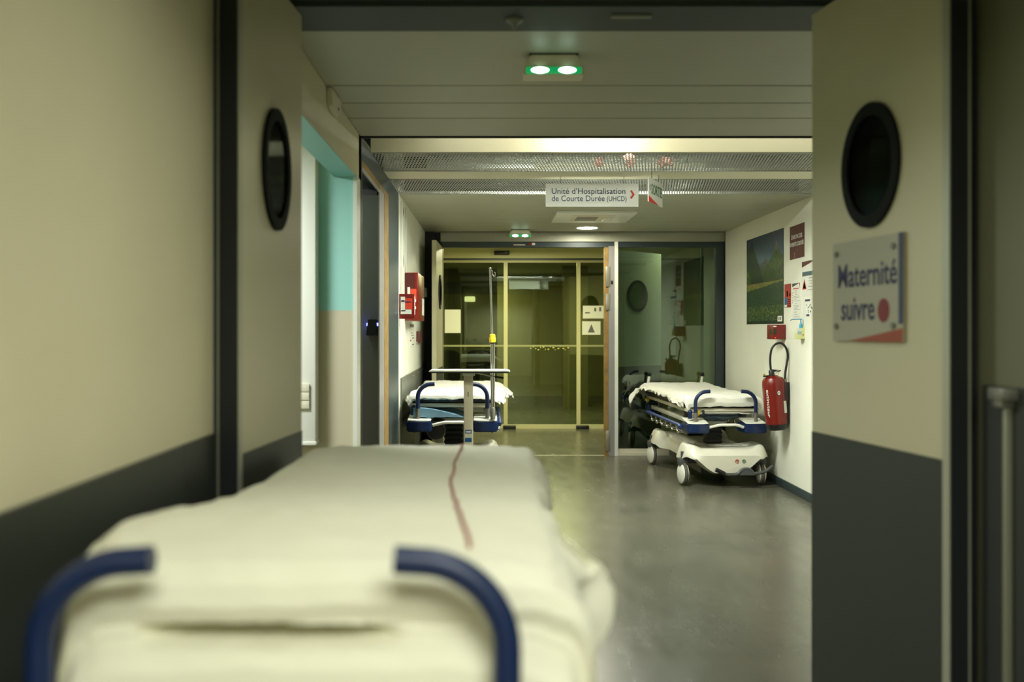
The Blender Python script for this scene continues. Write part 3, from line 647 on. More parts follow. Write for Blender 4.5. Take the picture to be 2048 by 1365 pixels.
# ------------------------------------------------------------------ cloth
def catmull(P, n):
    out = []; m = len(P)-1
    for k in range(n+1):
        t = k/n*m; i = min(int(t), m-1); f = t-i
        p0, p1, p2, p3 = P[max(i-1, 0)], P[i], P[i+1], P[min(i+2, m)]
        out.append(0.5*((2*p1)+(p2-p0)*f+(2*p0-5*p1+4*p2-p3)*f*f+(3*p1-p0-3*p2+p3)*f**3))
    return out
def interp_rows(rows, per):
    V = [Vector(r) for r in rows]
    n = (len(rows)-1)*per
    out = []; m = len(V)-1
    for k in range(n+1):
        t = k/n*m; i = min(int(t), m-1); f = t-i; out.append(V[i]*(1-f)+V[i+1]*f)
    return out
def cloth(rows, per=6, nu=90, wr=0.006, seed=0, jag=0.0, slot=None, thick=0.003, jag_side='L'):
    """rows: (y, z, xL, xR, hemL, hemR, flareL, flareR), near to far"""
    bm = new(); grid = []
    R = interp_rows(rows, per)
    for ri, r in enumerate(R):
        y, z, xL, xR, hL, hR, fL, fR = r
        if jag:
            j = noise.noise(Vector((y*9, seed, 0)))*1.0 + abs(noise.noise(Vector((y*24, seed, 5))))*1.8 + ((y*17) % 1.0)*0.7
            if 'L' in jag_side: hL = hL + jag*j
            if 'R' in jag_side: hR = hR + jag*j
        hL = min(hL, z-0.03); hR = min(hR, z-0.03)
        K = [Vector((xL-fL, y, hL)), Vector((xL-fL*0.75, y, hL*0.55+z*0.45)), Vector((xL-0.012-fL*0.25, y, z-0.055)), Vector((xL+0.012, y, z-0.012)), Vector((xL+0.06, y, z)),
             Vector((xL*0.67+xR*0.33, y, z+0.003)), Vector((xL*0.33+xR*0.67, y, z+0.003)),
             Vector((xR-0.06, y, z)), Vector((xR-0.012, y, z-0.012)), Vector((xR+0.010+fR*0.50, y, z-0.050)), Vector((xR+fR*0.80, y, hR*0.55+z*0.45)), Vector((xR+fR, y, hR))]
        C = catmull(K, nu); row = []
        for p in C:
            n1 = noise.noise(Vector((p.x*5+seed, p.y*3, p.z*6)))
            n2 = noise.noise(Vector((p.x*14, p.y*9+seed, p.z*14)))
            n3 = noise.noise(Vector(((p.x+p.y*0.4)*26, (p.y-p.x*0.5)*7, p.z*20+seed)))
            side = 1.0 if (p.x < xL+0.01 or p.x > xR-0.01) else 0.35
            d = wr*(n1*1.3*side+n2*0.8*side+n3*0.45)
            q = p.copy()
            if side == 1.0: q.x += d*(2.2 if abs(p.z-z) > 0.06 else 1.2); q.z += d*0.4
            else: q.z += d
            if slot: q = slot(q)
            row.append(bm.verts.new(q))
        grid.append(row)
    for i in range(len(grid)-1):
        for k in range(nu):
            bm.faces.new((grid[i][k], grid[i][k+1], grid[i+1][k+1], grid[i+1][k]))
    bmesh.ops.recalc_face_normals(bm, faces=bm.faces[:])
    up = sum(f.normal.z*f.calc_area() for f in bm.faces)
    if up < 0: bmesh.ops.reverse_faces(bm, faces=bm.faces[:])
    return bm
def cloth_obj(name, bm, m, parent, thick=0.002):
    o = obj(name, bm, m, parent, True, angle=80)
    md = o.modifiers.new('thickness', 'SOLIDIFY'); md.thickness = thick; md.offset = -1
    return o

# ------------------------------------------------------------------ stretchers (local frame: x across, y away from the viewer, floor at 0)
def stretcher(label, loc, rot, lift, rear_handles=True, sink=0.0, rail=True, thin=0.0):
    t = bpy.data.objects.new('hospital_stretcher', None); COL.objects.link(t); t.empty_display_size = 0.2
    t.location = loc; t.rotation_euler = (0, 0, rot)
    t['label'] = label; t['category'] = 'stretcher'; t['group'] = 'hospital stretchers parked in the corridor'
    ORG[t.name] = Vector((0, 0, 0)); L = lift
    # moulded base shell
    bm = new(); rings = []; N = 40; ys = [0.76-0.86*math.cos(PI*k/52) for k in range(53)]
    def sstep(a, b, x):
        u = max(0, min(1, (x-a)/(b-a))); return u*u*(3-2*u)
    for y in ys:
        yc = y-0.76; e = abs(yc)/0.86            # 0 middle .. 1 ends
        hw = 0.27+0.125*sstep(0.38, 0.62, e)
        if e > 0.80: hw *= math.sqrt(max(0.0, 1-((e-0.80)/0.2)**2*0.42))
        crest = 0.335-0.055*sstep(0.86, 1.0, e)**1.6
        hump = 0.035*sstep(0.42, 0.6, e)*(1-sstep(0.90, 1.0, e))
        ring = []
        for k in range(N+1):
            x = -hw+2*hw*k/N; u = abs(x)/hw
            top = crest + hump*math.exp(-((u-0.80)/0.16)**2) - 0.015*math.cos(u*PI)*0.0
            edge = max(0.0, (u-0.86)/0.14); top -= 0.10*edge*edge*(1-0.8*sstep(0.82, 1.0, e))
            ring.append((x, y, top))
        ax = []
        for k in range(N, -1, -1):
            x = -hw+2*hw*k/N; a = abs(x)
            arch = sstep(0.10, 0.37, a)*(sstep(0.50, 0.62, e)) + 0.55*sstep(0.1, 0.27, a)*(1-sstep(0.50, 0.62, e))
            zb = 0.108+0.160*arch
            if e > 0.9: zb += 0.02*(e-0.9)/0.1
            tp = ring[k][2]
            ax.append((x, y+(0.02 if y < 0.5 else 0)*0, min(zb, tp-0.012)))
        rings.append([bm.verts.new(p) for p in ring+ax])
    n = len(rings[0])
    for i in range(len(rings)-1):
        for k in range(n):
            bm.faces.new((rings[i][k], rings[i][(k+1) % n], rings[i+1][(k+1) % n], rings[i+1][k]))
    bm.faces.new(rings[0]); bm.faces.new(rings[-1][::-1])
    bmesh.ops.recalc_face_normals(bm, faces=bm.faces[:])
    sh = obj('base_shell', bm, SHELL, t, True, angle=55)
    bm = new(); lathe(bm, [(0.215, 0.330), (0.222, 0.3375), (0.210, 0.3385), (0.20, 0.334)], (0.02, 0.33, 0.0), 'z', 40)
    obj('seam_ring', bm, mat('shell_seam', (150, 146, 128), 0.5), sh)
    for k, (x, m) in enumerate(((0.075, REDINK), (0.135, GREENP))):
        bm = new(); oo = [(x+0.016*math.cos(a*PI/12), 0.232+0.016*math.sin(a*PI/12)) for a in range(24)]
        ii = [(x+0.0125*math.cos(a*PI/12), 0.232+0.0125*math.sin(a*PI/12)) for a in range(24)]
        strip_ring(bm, oo, ii, 'xz', -0.1045, -0.099); obj('pedal_mark', bm, m, sh)
        bm = new()
        if k == 0: prism(bm, [(x-0.006, 0.238), (x+0.006, 0.238), (x, 0.224)], 'xz', -0.1045, -0.099)
        else: prism(bm, [(x-0.006, 0.233), (x, 0.241), (x+0.006, 0.233), (x+0.002, 0.233), (x+0.002, 0.222), (x-0.002, 0.222), (x-0.002, 0.233)], 'xz', -0.1045, -0.099)
        obj('pedal_mark', bm, m, sh)
    # underbody
    bxs('underframe', BLACKP, ((-0.20, 0.10, 0.10), (0.20, 1.42, 0.24)), ((-0.34, 0.02, 0.20), (0.34, 0.10, 0.26)), ((-0.34, 1.40, 0.20), (0.34, 1.48, 0.26)), parent=t)
    # casters
    for x, y, a in ((-0.375, 0.045, 0.14), (0.335, 0.045, -0.1), (-0.375, 1.43, 0.16), (0.335, 1.43, 0.05)):
        w_ = thing('x', None, None, (0, 0, 0)); bpy.data.objects.remove(w_)
        R_ = Matrix.Translation((x, y, 0.105)) @ Matrix.Rotation(a, 4, 'Z')
        bm = new(); lathe(bm, [(0.060, -0.012), (0.098, -0.015), (0.104, -0.008), (0.104, 0.008), (0.098, 0.015), (0.060, 0.012)], (0, 0, 0), 'x', 36)
        c = obj('caster', bm, TIRE, t, True, R_)
        for s in (-1, 1):
            bm = new(); lathe(bm, [(0.090, s*0.016), (0.088, s*0.024), (0.060, s*0.036), (0.012, s*0.040)], (0, 0, 0), 'x', 32)
            obj('wheel_cover', bm, WHITEP, c, True, R_)
        bm = new(); box(bm, (-0.046, -0.03, 0.075), (0.046, 0.03, 0.145), 0.012); tube(bm, [(0, 0, 0.13), (0, 0, 0.20)], 0.022, 14)
        obj('caster_fork', bm, DGREY, c, True, R_)
    # pedal
    bm = new()
    tube(bm, fillet([(-0.13, -0.17, 0.165), (-0.045, -0.175, 0.125), (0.06, -0.175, 0.125), (0.10, -0.175, 0.175), (0.17, -0.175, 0.175), (0.20, -0.175, 0.130), (0.30, -0.17, 0.145), (0.375, -0.15, 0.195)], 0.03, 5), 0.014, 10)
    prism(bm, [(0.07, 0.118), (0.22, 0.118), (0.18, 0.178), (0.105, 0.178)], 'xz', -0.187, -0.163, 0.004)
    box(bm, (0.06, -0.17, 0.115), (0.22, 0.02, 0.135), 0.004)
    p = obj('brake_pedal', bm, DGREY, t)
    bm = new(); tube(bm, [(-0.135, -0.17, 0.170), (-0.055, -0.175, 0.130)], 0.019, 12); obj('pedal_pad', bm, BLACKP, p)
    # bellows columns
    for y in (0.45, 1.15):
        bm = new(); k = 0; z = 0.33; top = 0.50+L
        nseg = int((top-z)/0.02)
        prof = [(0.0, z)]
        for k in range(nseg+1):
            prof.append((0.105 if k % 2 else 0.092, z+(top-z)*k/nseg))
        lathe(bm, prof[1:], (0.0, y, 0), 'z', 4, sx=1.15)
        for v in bm.verts:
            dx, dy = v.co.x, v.co.y-y; c, s = math.cos(PI/4), math.sin(PI/4); v.co.x = dx*c-dy*s; v.co.y = y+dx*s+dy*c
        obj('lift_bellows', bm, BLACKP, t, False)
    # litter frame
    bxs('litter_frame', WHITEP, ((-0.30, 0.14, 0.545+L), (-0.25, 1.86, 0.585+L)), ((0.25, 0.14, 0.545+L), (0.30, 1.86, 0.585+L)), ((-0.30, 1.0, 0.545+L), (0.30, 1.06, 0.58+L)), ((-0.12, 0.4, 0.50+L), (0.12, 1.2, 0.545+L)), parent=t, bev=0.006)
    bxs('deck', IVORY, ((-0.335, 0.09+sink*0.6, 0.655+L-sink), (0.335, 1.96-sink, 0.690+L-sink)), parent=t, bev=0.012)
    for y in (0.35, 1.5):
        for x in (-0.27, 0.27): bxs('deck_support', DGREY, ((x-0.02, y, 0.58+L), (x+0.02, y+0.05, 0.66+L)), parent=t)
    bxs('mattress', MATT, ((-0.335, 0.10+sink*0.6, 0.690+L-sink), (0.335, 2.02-sink, 0.782+L-sink-thin)), parent=t, bev=0.025)
    # corner pods with push handles
    def pod(cx, y0, s):
        x0, x1 = (cx-0.106, cx+0.096)
        bm = new()
        poly = [(cx-0.100, y0-0.055), (cx-0.04, y0-0.075), (cx+0.06, y0-0.075), (cx+0.098, y0-0.055), (cx+0.098, y0+0.20), (cx-0.100, y0+0.20)] if s < 0 else \
               [(cx-0.098, y0-0.055), (cx-0.06, y0-0.075), (cx+0.04, y0-0.075), (cx+0.100, y0-0.055), (cx+0.100, y0+0.20), (cx-0.098, y0+0.20)]
        prism(bm, poly, 'xy', 0.475+L, 0.560+L, 0.010); b = obj('corner_bumper', bm, BLUEP, t)
        bm = new(); cxp = cx
        pl2 = [(cxp+(x-cxp)*0.93, y0+0.06+(y-y0-0.06)*0.93) for x, y in poly]
        prism(bm, pl2, 'xy', 0.555+L, 0.568+L, 0.004)
        for v in bm.verts:
            v.co.z += max(0, (v.co.y-(y0-0.06)))*0.12
        obj('bumper_cap', bm, WHITEP, b)
    def handle(x, s, y0=0.0, m=BLUE):
        bm = new(); tube(bm, [(x, y0, 0.56+L), (x, y0, 0.68+L)], 0.0165, 16); box(bm, (x-0.028, y0+0.012, 0.605+L), (x+0.028, y0+0.04, 0.655+L), 0.006)
        b = obj('handle_socket', bm, GREYM, t)
        bm = new(); tube(bm, [(x, y0, 0.655+L)]+[(x-s*0.105*(1-math.cos(a*PI/24)), y0, 0.742+L+0.103*math.sin(a*PI/24)) for a in range(13)]+[(x-s*0.132, y0, 0.847+L)], 0.0168, 20)
        obj('push_handle', bm, m, b)
    for s in (-1, 1):
        pod(s*0.258, 0.0, s); handle(s*0.2735, s)
    bm = new(); tube(bm, fillet([(-0.155, -0.02, 0.525+L), (-0.06, -0.03, 0.548+L), (0.10, -0.03, 0.548+L), (0.155, -0.02, 0.525+L)], 0.03, 4), 0.013, 12)
    obj('front_bar', bm, WHITEP, t)
    if rail:
        bm = new(); tube(bm, [(-0.30, 0.055, 0.650+L), (0.27, 0.055, 0.650+L)], 0.012, 14); obj('cross_rail', bm, CHROME, t)
    for x in ((-0.245, -0.20) if rail else ()):
        bm = new(); tube(bm, [(x, 0.055, 0.650+L), (x+0.018, 0.055, 0.650+L)], 0.024, 16); obj('rail_ring', bm, YEL if x < -0.22 else BLACKP, t)
    bm = new(); tube(bm, [(-0.315, 0.03, 0.60+L), (-0.315, 0.03, 0.655+L)], 0.018, 12); ball(bm, (-0.315, 0.03, 0.66+L), 0.022, 8); obj('release_knob', bm, BLUEP, t)
    # folded side rails
    for s in (-1, 1):
        X = s*0.372
        bm = new(); tube(bm, fillet([(X, 0.16, 0.515+L), (X, 0.2, 0.527+L), (X, 1.72, 0.527+L), (X-s*0.03, 1.78, 0.50+L)], 0.03, 4), 0.0165, 14); r = obj('side_rail', bm, mat('blue_rail_sleeve', (46, 66, 128), 0.4), t)
        for k in range(6):
            y = 0.34+k*0.235
            bm = new(); tube(bm, fillet([(X, y, 0.515+L), (X-s*0.01, y-0.05, 0.46+L), (X-s*0.06, y-0.08, 0.455+L)], 0.02, 4), 0.008, 8); ball(bm, (X-s*0.008, y-0.045, 0.462+L), 0.017, 8)
            obj('rail_arm', bm, CHROME, r)
        bm = new(); tube(bm, [(X-s*0.06, 0.18, 0.452+L), (X-s*0.06, 1.72, 0.452+L)], 0.010, 8); obj('lower_rail', bm, GREYM, t)
        # rear corner
        bxs('rear_bumper', BLUEP, ((s*0.25-0.08, 1.90, 0.50+L), (s*0.25+0.08, 2.06, 0.60+L)), parent=t, bev=0.02)
        bxs('yellow_clip', YEL, ((s*0.345-0.02, 1.82, 0.63+L), (s*0.345+0.02, 1.90, 0.66+L)), parent=t, bev=0.004)
    if rear_handles:
        for x in (-0.295, 0.295):
            bm = new(); tube(bm, [(x-0.005, 2.055, 0.58+L), (x, 2.055, 0.80+L), (x+0.012, 2.055, 0.885+L)], [0.016, 0.016, 0.014], 14); h = obj('rear_handle', bm, WHITEP, t)
            bm = new(); ball(bm, (x+0.014, 2.055, 0.905+L), 0.024, 10); obj('ball_knob', bm, BLACKG, h)
    return t

# right stretcher
BR = (2.105, 8.93, 0); RR = math.radians(2.2)
s1 = stretcher('white and blue stretcher with black knobs parked below the extinguisher on right wall', BR, RR, 0.0)
def place(o_name, label, cat, loc, rot, group=None):
    t = bpy.data.objects.new(o_name, None); COL.objects.link(t); t.location = loc; t.rotation_euler = (0, 0, rot); t.empty_display_size = 0.1
    t['label'] = label; t['category'] = cat
    if group: t['group'] = group
    ORG[t.name] = Vector((0, 0, 0)); return t
def sheet_top(label, rows, loc, rot, m=SHEET, **kw):
    bm = cloth(rows, **kw)
    o = obj('bed_sheet', bm, m, None, True, angle=80)
    # place in the stretcher's frame
    R_ = Matrix.Rotation(rot, 4, 'Z'); o.location = Vector(loc) + R_ @ ORG[o.name]; o.rotation_euler = (0, 0, rot)
    md = o.modifiers.new('thickness', 'SOLIDIFY'); md.thickness = 0.002; md.offset = 1
    tag(o, label, 'sheet', 'sheets spread on the stretchers'); return o
z = 0.805
rows = [(0.070, 0.700, -0.33, 0.335, 0.66, 0.66, 0.0, 0.0), (0.060, 0.735, -0.335, 0.34, 0.69, 0.69, 0.01, 0.0), (0.066, 0.775, -0.34, 0.345, 0.69, 0.69, 0.012, 0.0), (0.10, 0.798, -0.343, 0.345, 0.69, 0.69, 0.015, 0.01),
        (0.20, z, -0.345, 0.345, 0.68, 0.69, 0.02, 0.01), (0.6, z-0.002, -0.345, 0.345, 0.695, 0.66, 0.03, 0.02), (1.0, z-0.002, -0.345, 0.345, 0.735, 0.66, 0.04, 0.02), (1.3, z, -0.35, 0.345, 0.745, 0.66, 0.05, 0.02),
        (1.6, z+0.01, -0.37, 0.345, 0.735, 0.66, 0.09, 0.02), (1.80, z+0.014, -0.38, 0.345, 0.70, 0.66, 0.11, 0.02), (1.93, z+0.014, -0.38, 0.345, 0.54, 0.66, 0.11, 0.02), (2.02, z+0.008, -0.37, 0.345, 0.66, 0.66, 0.13, 0.02), (2.045, z-0.05, -0.35, 0.33, 0.67, 0.67, 0.05, 0.0), (2.048, z-0.12, -0.34, 0.33, 0.62, 0.64, 0.02, 0.0)]
sheet_top('rumpled white sheet with a ragged edge on the right stretcher', rows, BR, RR, per=8, nu=110, wr=0.018, seed=3.3, jag=0.035)
t = place('folded_bag', 'crumpled blue grey plastic bag in the tray under the right stretcher', 'bag', BR, RR)
bm = new(); ball(bm, (0, 0, 0), 1, 14)
for v in bm.verts:
    n_ = noise.noise(v.co*2.3)+0.5*noise.noise(v.co*6); v.co = Vector((0.05+v.co.x*0.19*(1+0.2*n_), 0.38+v.co.y*0.2, 0.600+v.co.z*0.036*(1+0.8*n_)))
obj('bag_body', bm, mat('blue_grey_film', (78, 100, 124), 0.25, var=0.3, vscale=18), t)

# left stretcher
BL = (-0.303, 7.84, 0); LL = 0.125
s2 = stretcher('white and blue stretcher with pale blue cushion under its deck by left wall', BL, 0.0, LL, rear_handles=False, rail=False, thin=0.045)
z = 0.76+LL
rows = [(0.075, 0.72+LL, -0.33, 0.335, 0.69+LL, 0.68+LL, 0.0, 0.0), (0.05, 0.728+LL, -0.34, 0.34, 0.70+LL, 0.68+LL, 0.01, 0.02), (0.055, 0.75+LL, -0.35, 0.345, 0.70+LL, 0.68+LL, 0.02, 0.03), (0.10, z+0.01, -0.355, 0.345, 0.70+LL, 0.68+LL, 0.03, 0.04),
        (0.25, z+0.02, -0.36, 0.345, 0.70+LL, 0.67+LL, 0.03, 0.05), (0.7, z+0.0, -0.36, 0.345, 0.69+LL, 0.67+LL, 0.03, 0.07), (1.2, z+0.0, -0.36, 0.35, 0.68+LL, 0.66+LL, 0.03, 0.10), (1.6, z+0.0, -0.36, 0.36, 0.68+LL, 0.63+LL, 0.03, 0.13),
        (1.9, z+0.01, -0.36, 0.37, 0.68+LL, 0.60+LL, 0.03, 0.13), (2.03, z, -0.35, 0.35, 0.67+LL, 0.62+LL, 0.02, 0.08), (2.05, z-0.08, -0.34, 0.33, 0.64+LL, 0.64+LL, 0.0, 0.0)]
sheet_top('crumpled white sheet on the left stretcher behind the overbed table', rows, BL, 0.0, per=8, nu=110, wr=0.020, seed=9.1, jag=0.03, jag_side='R')
t = place('blue_cushion', 'pale blue cloth cushion sagging under the deck of the left stretcher', 'cushion', BL, 0.0)
bm = new(); G = []
for i in range(15):
    yv = 0.0+0.6*i/14; rw = []
    for k in range(31):
        u = k/30; x = -0.31+0.42*u
        top = 0.675+LL-0.015-0.085*u**1.8; rw.append((x, yv, top))
    bot = [(x_, yv, max(0.585+LL-0.035*math.sin(PI*kk/30)*0, t_-0.085*(1-(kk/30)**3))) for kk, (x_, _, t_) in enumerate(rw)]
    G.append([bm.verts.new((p[0], p[1], p[2]+0.006*noise.noise(Vector(p)*14))) for p in rw+bot[::-1]])
n = len(G[0])
for i in range(14):
    for k in range(n): bm.faces.new((G[i][k], G[i][(k+1) % n], G[i+1][(k+1) % n], G[i+1][k]))
bm.faces.new(G[0]); bm.faces.new(G[-1][::-1]); bmesh.ops.recalc_face_normals(bm, faces=bm.faces[:])
obj('cushion_body', bm, FABB, t)
t = place('gas_cylinder', 'dark gas cylinder slung end-on under the left stretcher', 'cylinder', BL, 0.0)
bm = new(); lathe(bm, [(0.058, -0.030), (0.068, -0.028), (0.072, 0.0), (0.072, 0.55), (0.05, 0.62), (0.02, 0.66)], (-0.133, 0.06, 0.475+LL), 'y', 32); obj('cylinder_body', bm, BLACKP, t)
bm = new(); lathe(bm, [(0.0725, 0.0), (0.075, 0.0), (0.075, 0.006), (0.0725, 0.006)], (-0.133, 0.05, 0.475+LL), 'y', 32); obj('rim_band', bm, GREYM, t)
# drip pole on the left stretcher
t = thing('drip_pole', 'thin chrome drip pole with yellow collar and hook on the left stretcher', 'pole', (0.0, 7.98, 0.60+LL-0.02))
px, py = 0.006, 7.785
bm = new(); tube(bm, [(px, py, 0.575+LL), (px, py, 1.31)], 0.0095, 14); lo = obj('lower_pole', bm, CHROME, t)
bm = new(); tube(bm, [(px+0.017, py, 0.575+LL), (px+0.017, py, 1.31)], 0.0075, 12); obj('lower_pole', bm, CHROME, t)
bm = new(); lathe(bm, [(0.020, 0.575+LL), (0.020, 0.66+LL), (0.014, 0.67+LL)], (px+0.008, py, 0), 'z', 18); obj('socket', bm, GREYM, t)
bm = new(); lathe(bm, [(0.020, 1.300), (0.026, 1.305), (0.027, 1.335), (0.022, 1.345), (0.022, 1.360), (0.015, 1.366)], (px+0.005, py, 0), 'z', 20); obj('collar', bm, YEL, t)
bm = new(); lathe(bm, [(0.021, 1.290), (0.021, 1.302)], (px+0.005, py, 0), 'z', 18); obj('collar_base', bm, BLACKP, t)
bm = new(); tube(bm, [(px+0.003, py, 1.35), (px-0.012, py, 1.878)], 0.0085, 14); ball(bm, (px-0.012, py, 1.880), 0.0105, 8); obj('upper_pole', bm, CHROME, t)
bm = new(); tube(bm, fillet([(px-0.010, py, 1.868), (px+0.006, py, 1.862), (px+0.008, py, 1.825), (px+0.026, py, 1.815), (px+0.028, py, 1.845), (px+0.020, py, 1.85)], 0.012, 5), 0.0035, 8); obj('hook', bm, CHROME, t)
# overbed table
YT = 7.45; sT = 1991/YT
def TX(x): return (x-982)/sT
def TZ(y): return 1.4-(y-660)/sT
t = thing('overbed_table', 'white overbed table with thin top on one column in front of left stretcher', 'table', (TX(937), YT, 0))
bm = new(); prism(bm, [(TX(858), TZ(742.5)), (TX(862), TZ(740.5)), (TX(1012), TZ(740.5)), (TX(1020), TZ(742.5)), (TX(1019), TZ(743.5)), (TX(860), TZ(743.5))], 'xz', YT-0.08, YT+0.22, 0.001); obj('table_top', bm, WHITEP, t)
bxs('top_edge', BLACKP, ((TX(861), YT-0.082, TZ(746.0)), (TX(1017), YT+0.21, TZ(743.2))), parent=t)
bm = new(); box(bm, (TX(927.5), YT-0.01, 0.06), (TX(946), YT+0.05, TZ(747)), 0.008); c = obj('column', bm, IVORY, t)
bxs('column_head', WHITEP, ((TX(925.5), YT-0.02, TZ(752)), (TX(950), YT+0.06, TZ(744))), parent=t, bev=0.004)
bxs('column_label', mat('blue_label', (24, 92, 156), 0.5), ((TX(930), YT-0.0115, TZ(884)), (TX(943.5), YT-0.0095, TZ(876))), ((TX(930), YT-0.0115, TZ(867.5)), (TX(943.5), YT-0.0095, TZ(860))), parent=c, label='blue printed label low on the column')
bxs('label_text', PAPER, ((TX(930), YT-0.0113, TZ(876)), (TX(943.5), YT-0.0095, TZ(867.5))), ((TX(931.5), YT-0.0125, TZ(865.5)), (TX(942), YT-0.0113, TZ(862))), parent=c)
bm = text_bm('design', 0.042, 0.02, 0.0); bmesh.ops.rotate(bm, cent=(0, 0, 0), matrix=Matrix.Rotation(-PI/2, 3, 'Y'), verts=bm.verts); bmesh.ops.translate(bm, vec=(TX(937), YT-0.0104, TZ(794)), verts=bm.verts)
bm.free(); bxs('small_mark', INK, ((TX(935.5), YT-0.0112, TZ(794)), (TX(937.2), YT-0.0098, TZ(784))), parent=c)
bm = new(); tube(bm, [(TX(950), YT+0.02, TZ(746)), (TX(990), YT-0.02, TZ(754))], 0.006, 8); lv = obj('height_lever', bm, IVORY, t)
bm = new(); tube(bm, [(TX(990), YT-0.02, TZ(754)), (TX(1007), YT-0.03, TZ(756.5))], 0.008, 8); obj('lever_grip', bm, BLACKP, lv)
bm = new(); box(bm, (TX(937)-0.03, YT-0.36, 0.05), (TX(937)+0.03, YT+0.30, 0.085), 0.01); box(bm, (TX(937)-0.27, YT-0.39, 0.05), (TX(937)+0.27, YT-0.34, 0.085), 0.01); box(bm, (TX(937)-0.27, YT+0.26, 0.05), (TX(937)+0.27, YT+0.31, 0.085), 0.01)
obj('foot_frame', bm, IVORY, t)
for sx in (-0.24, 0.24):
    for yy in (YT-0.365, YT+0.285):
        bm = new(); lathe(bm, [(0.02, -0.011), (0.025, -0.008), (0.025, 0.008), (0.02, 0.011)], (TX(937)+sx, yy, 0.025), 'x', 20); obj('caster', bm, BLACKP, t)

# foreground stretcher
BF = (-0.2545, 1.164, 0); LF = 0.284
s3 = stretcher('large blurred stretcher with dark blue push handles in the near left foreground', BF, 0.0, LF, rear_handles=False, sink=0.05)
def slot(q):
    # dark open fold across part of the head end
    if 1.008 < q.z < 1.034 and q.y < 1.27 and -0.44 < q.x < -0.12:
        wx = math.sin(PI*(q.x+0.44)/0.32)**0.6; wz = 1-abs(q.z-1.0205)/0.014
        q = q+Vector((0, max(0, wz)**0.6*0.10*wx, 0))
    return q
rowsF = [ # y, z, xL, xR, hemL, hemR, flareL, flareR   (world)
 (1.205, 0.840, -0.508, 0.075, 0.60, 0.60, 0.0, 0.02),
 (1.200, 0.930, -0.506, 0.078, 0.60, 0.62, 0.0, 0.03),
 (1.205, 0.985, -0.506, 0.080, 0.60, 0.64, 0.0, 0.03),
 (1.222, 1.010, -0.506, 0.082, 0.60, 0.66, 0.0, 0.03),
 (1.230, 1.019, -0.508, 0.084, 0.60, 0.68, 0.0, 0.02),
 (1.230, 1.024, -0.508, 0.084, 0.60, 0.70, 0.0, 0.02),
 (1.236, 1.032, -0.512, 0.088, 0.62, 0.74, 0.0, 0.03),
 (1.228, 1.055, -0.514, 0.092, 0.62, 0.78, 0.0, 0.03),
 (1.240, 1.082, -0.520, 0.094, 0.62, 0.82, 0.0, 0.04),
 (1.280, 1.100, -0.530, 0.096, 0.62, 0.85, 0.0, 0.015),
 (1.350, 1.110, -0.548, 0.098, 0.62, 0.92, 0.0, 0.020),
 (1.420, 1.113, -0.566, 0.100, 0.62, 1.030, 0.0, 0.080),
 (1.510, 1.112, -0.578, 0.100, 0.62, 1.060, 0.0, 0.012),
 (1.650, 1.102, -0.576, 0.100, 0.62, 1.00, 0.0, 0.004),
 (1.850, 1.078, -0.573, 0.108, 0.62, 0.95, 0.0, 0.01),
 (2.100, 1.052, -0.570, 0.116, 0.62, 0.95, 0.0, 0.01),
 (2.400, 1.040, -0.568, 0.125, 0.64, 0.95, 0.0, 0.01),
 (2.750, 1.038, -0.566, 0.136, 0.70, 0.95, 0.0, 0.01),
 (3.020, 1.042, -0.560, 0.142, 0.75, 0.95, 0.0, 0.01),
 (3.090, 1.038, -0.550, 0.140, 0.80, 0.95, 0.0, 0.0),
 (3.110, 1.000, -0.545, 0.135, 0.80, 0.92, 0.0, 0.0),
 (3.115, 0.900, -0.545, 0.135, 0.80, 0.86, 0.0, 0.0)]
bmF = cloth(rowsF, per=8, nu=130, wr=0.009, seed=4.7, slot=slot)
tree = BVHTree.FromBMesh(bmF)
oF = obj('bed_sheet', bmF, SHEETF, None, True, angle=80)
md = oF.modifiers.new('thickness', 'SOLIDIFY'); md.thickness = 0.002; md.offset = -1
tag(oF, 'large cream sheet draped over the near foreground stretcher with a corner hanging right', 'sheet', 'sheets spread on the stretchers')
pts = []
for y, x in ((3.07, -0.088), (2.9, -0.090), (2.72, -0.097), (2.5, -0.094), (2.35, -0.097), (2.2, -0.086), (2.0, -0.074), (1.8, -0.063), (1.65, -0.056), (1.5, -0.043), (1.4, -0.034), (1.33, -0.03)):
    h = tree.ray_cast(Vector((x, y, 1.6)), Vector((0, 0, -1)))[0]
    if h: pts.append(h+Vector((0, 0, 0.0015)))
pp = catmull(pts, 70); pp = [p+Vector((0.004*noise.noise(p*9), 0, 0)) for p in pp]
bm = new(); tube(bm, pp, 0.0032, 6)
tag(obj('red_thread', bm, THREAD), 'thin wavy reddish line running along the foreground sheet', 'thread')

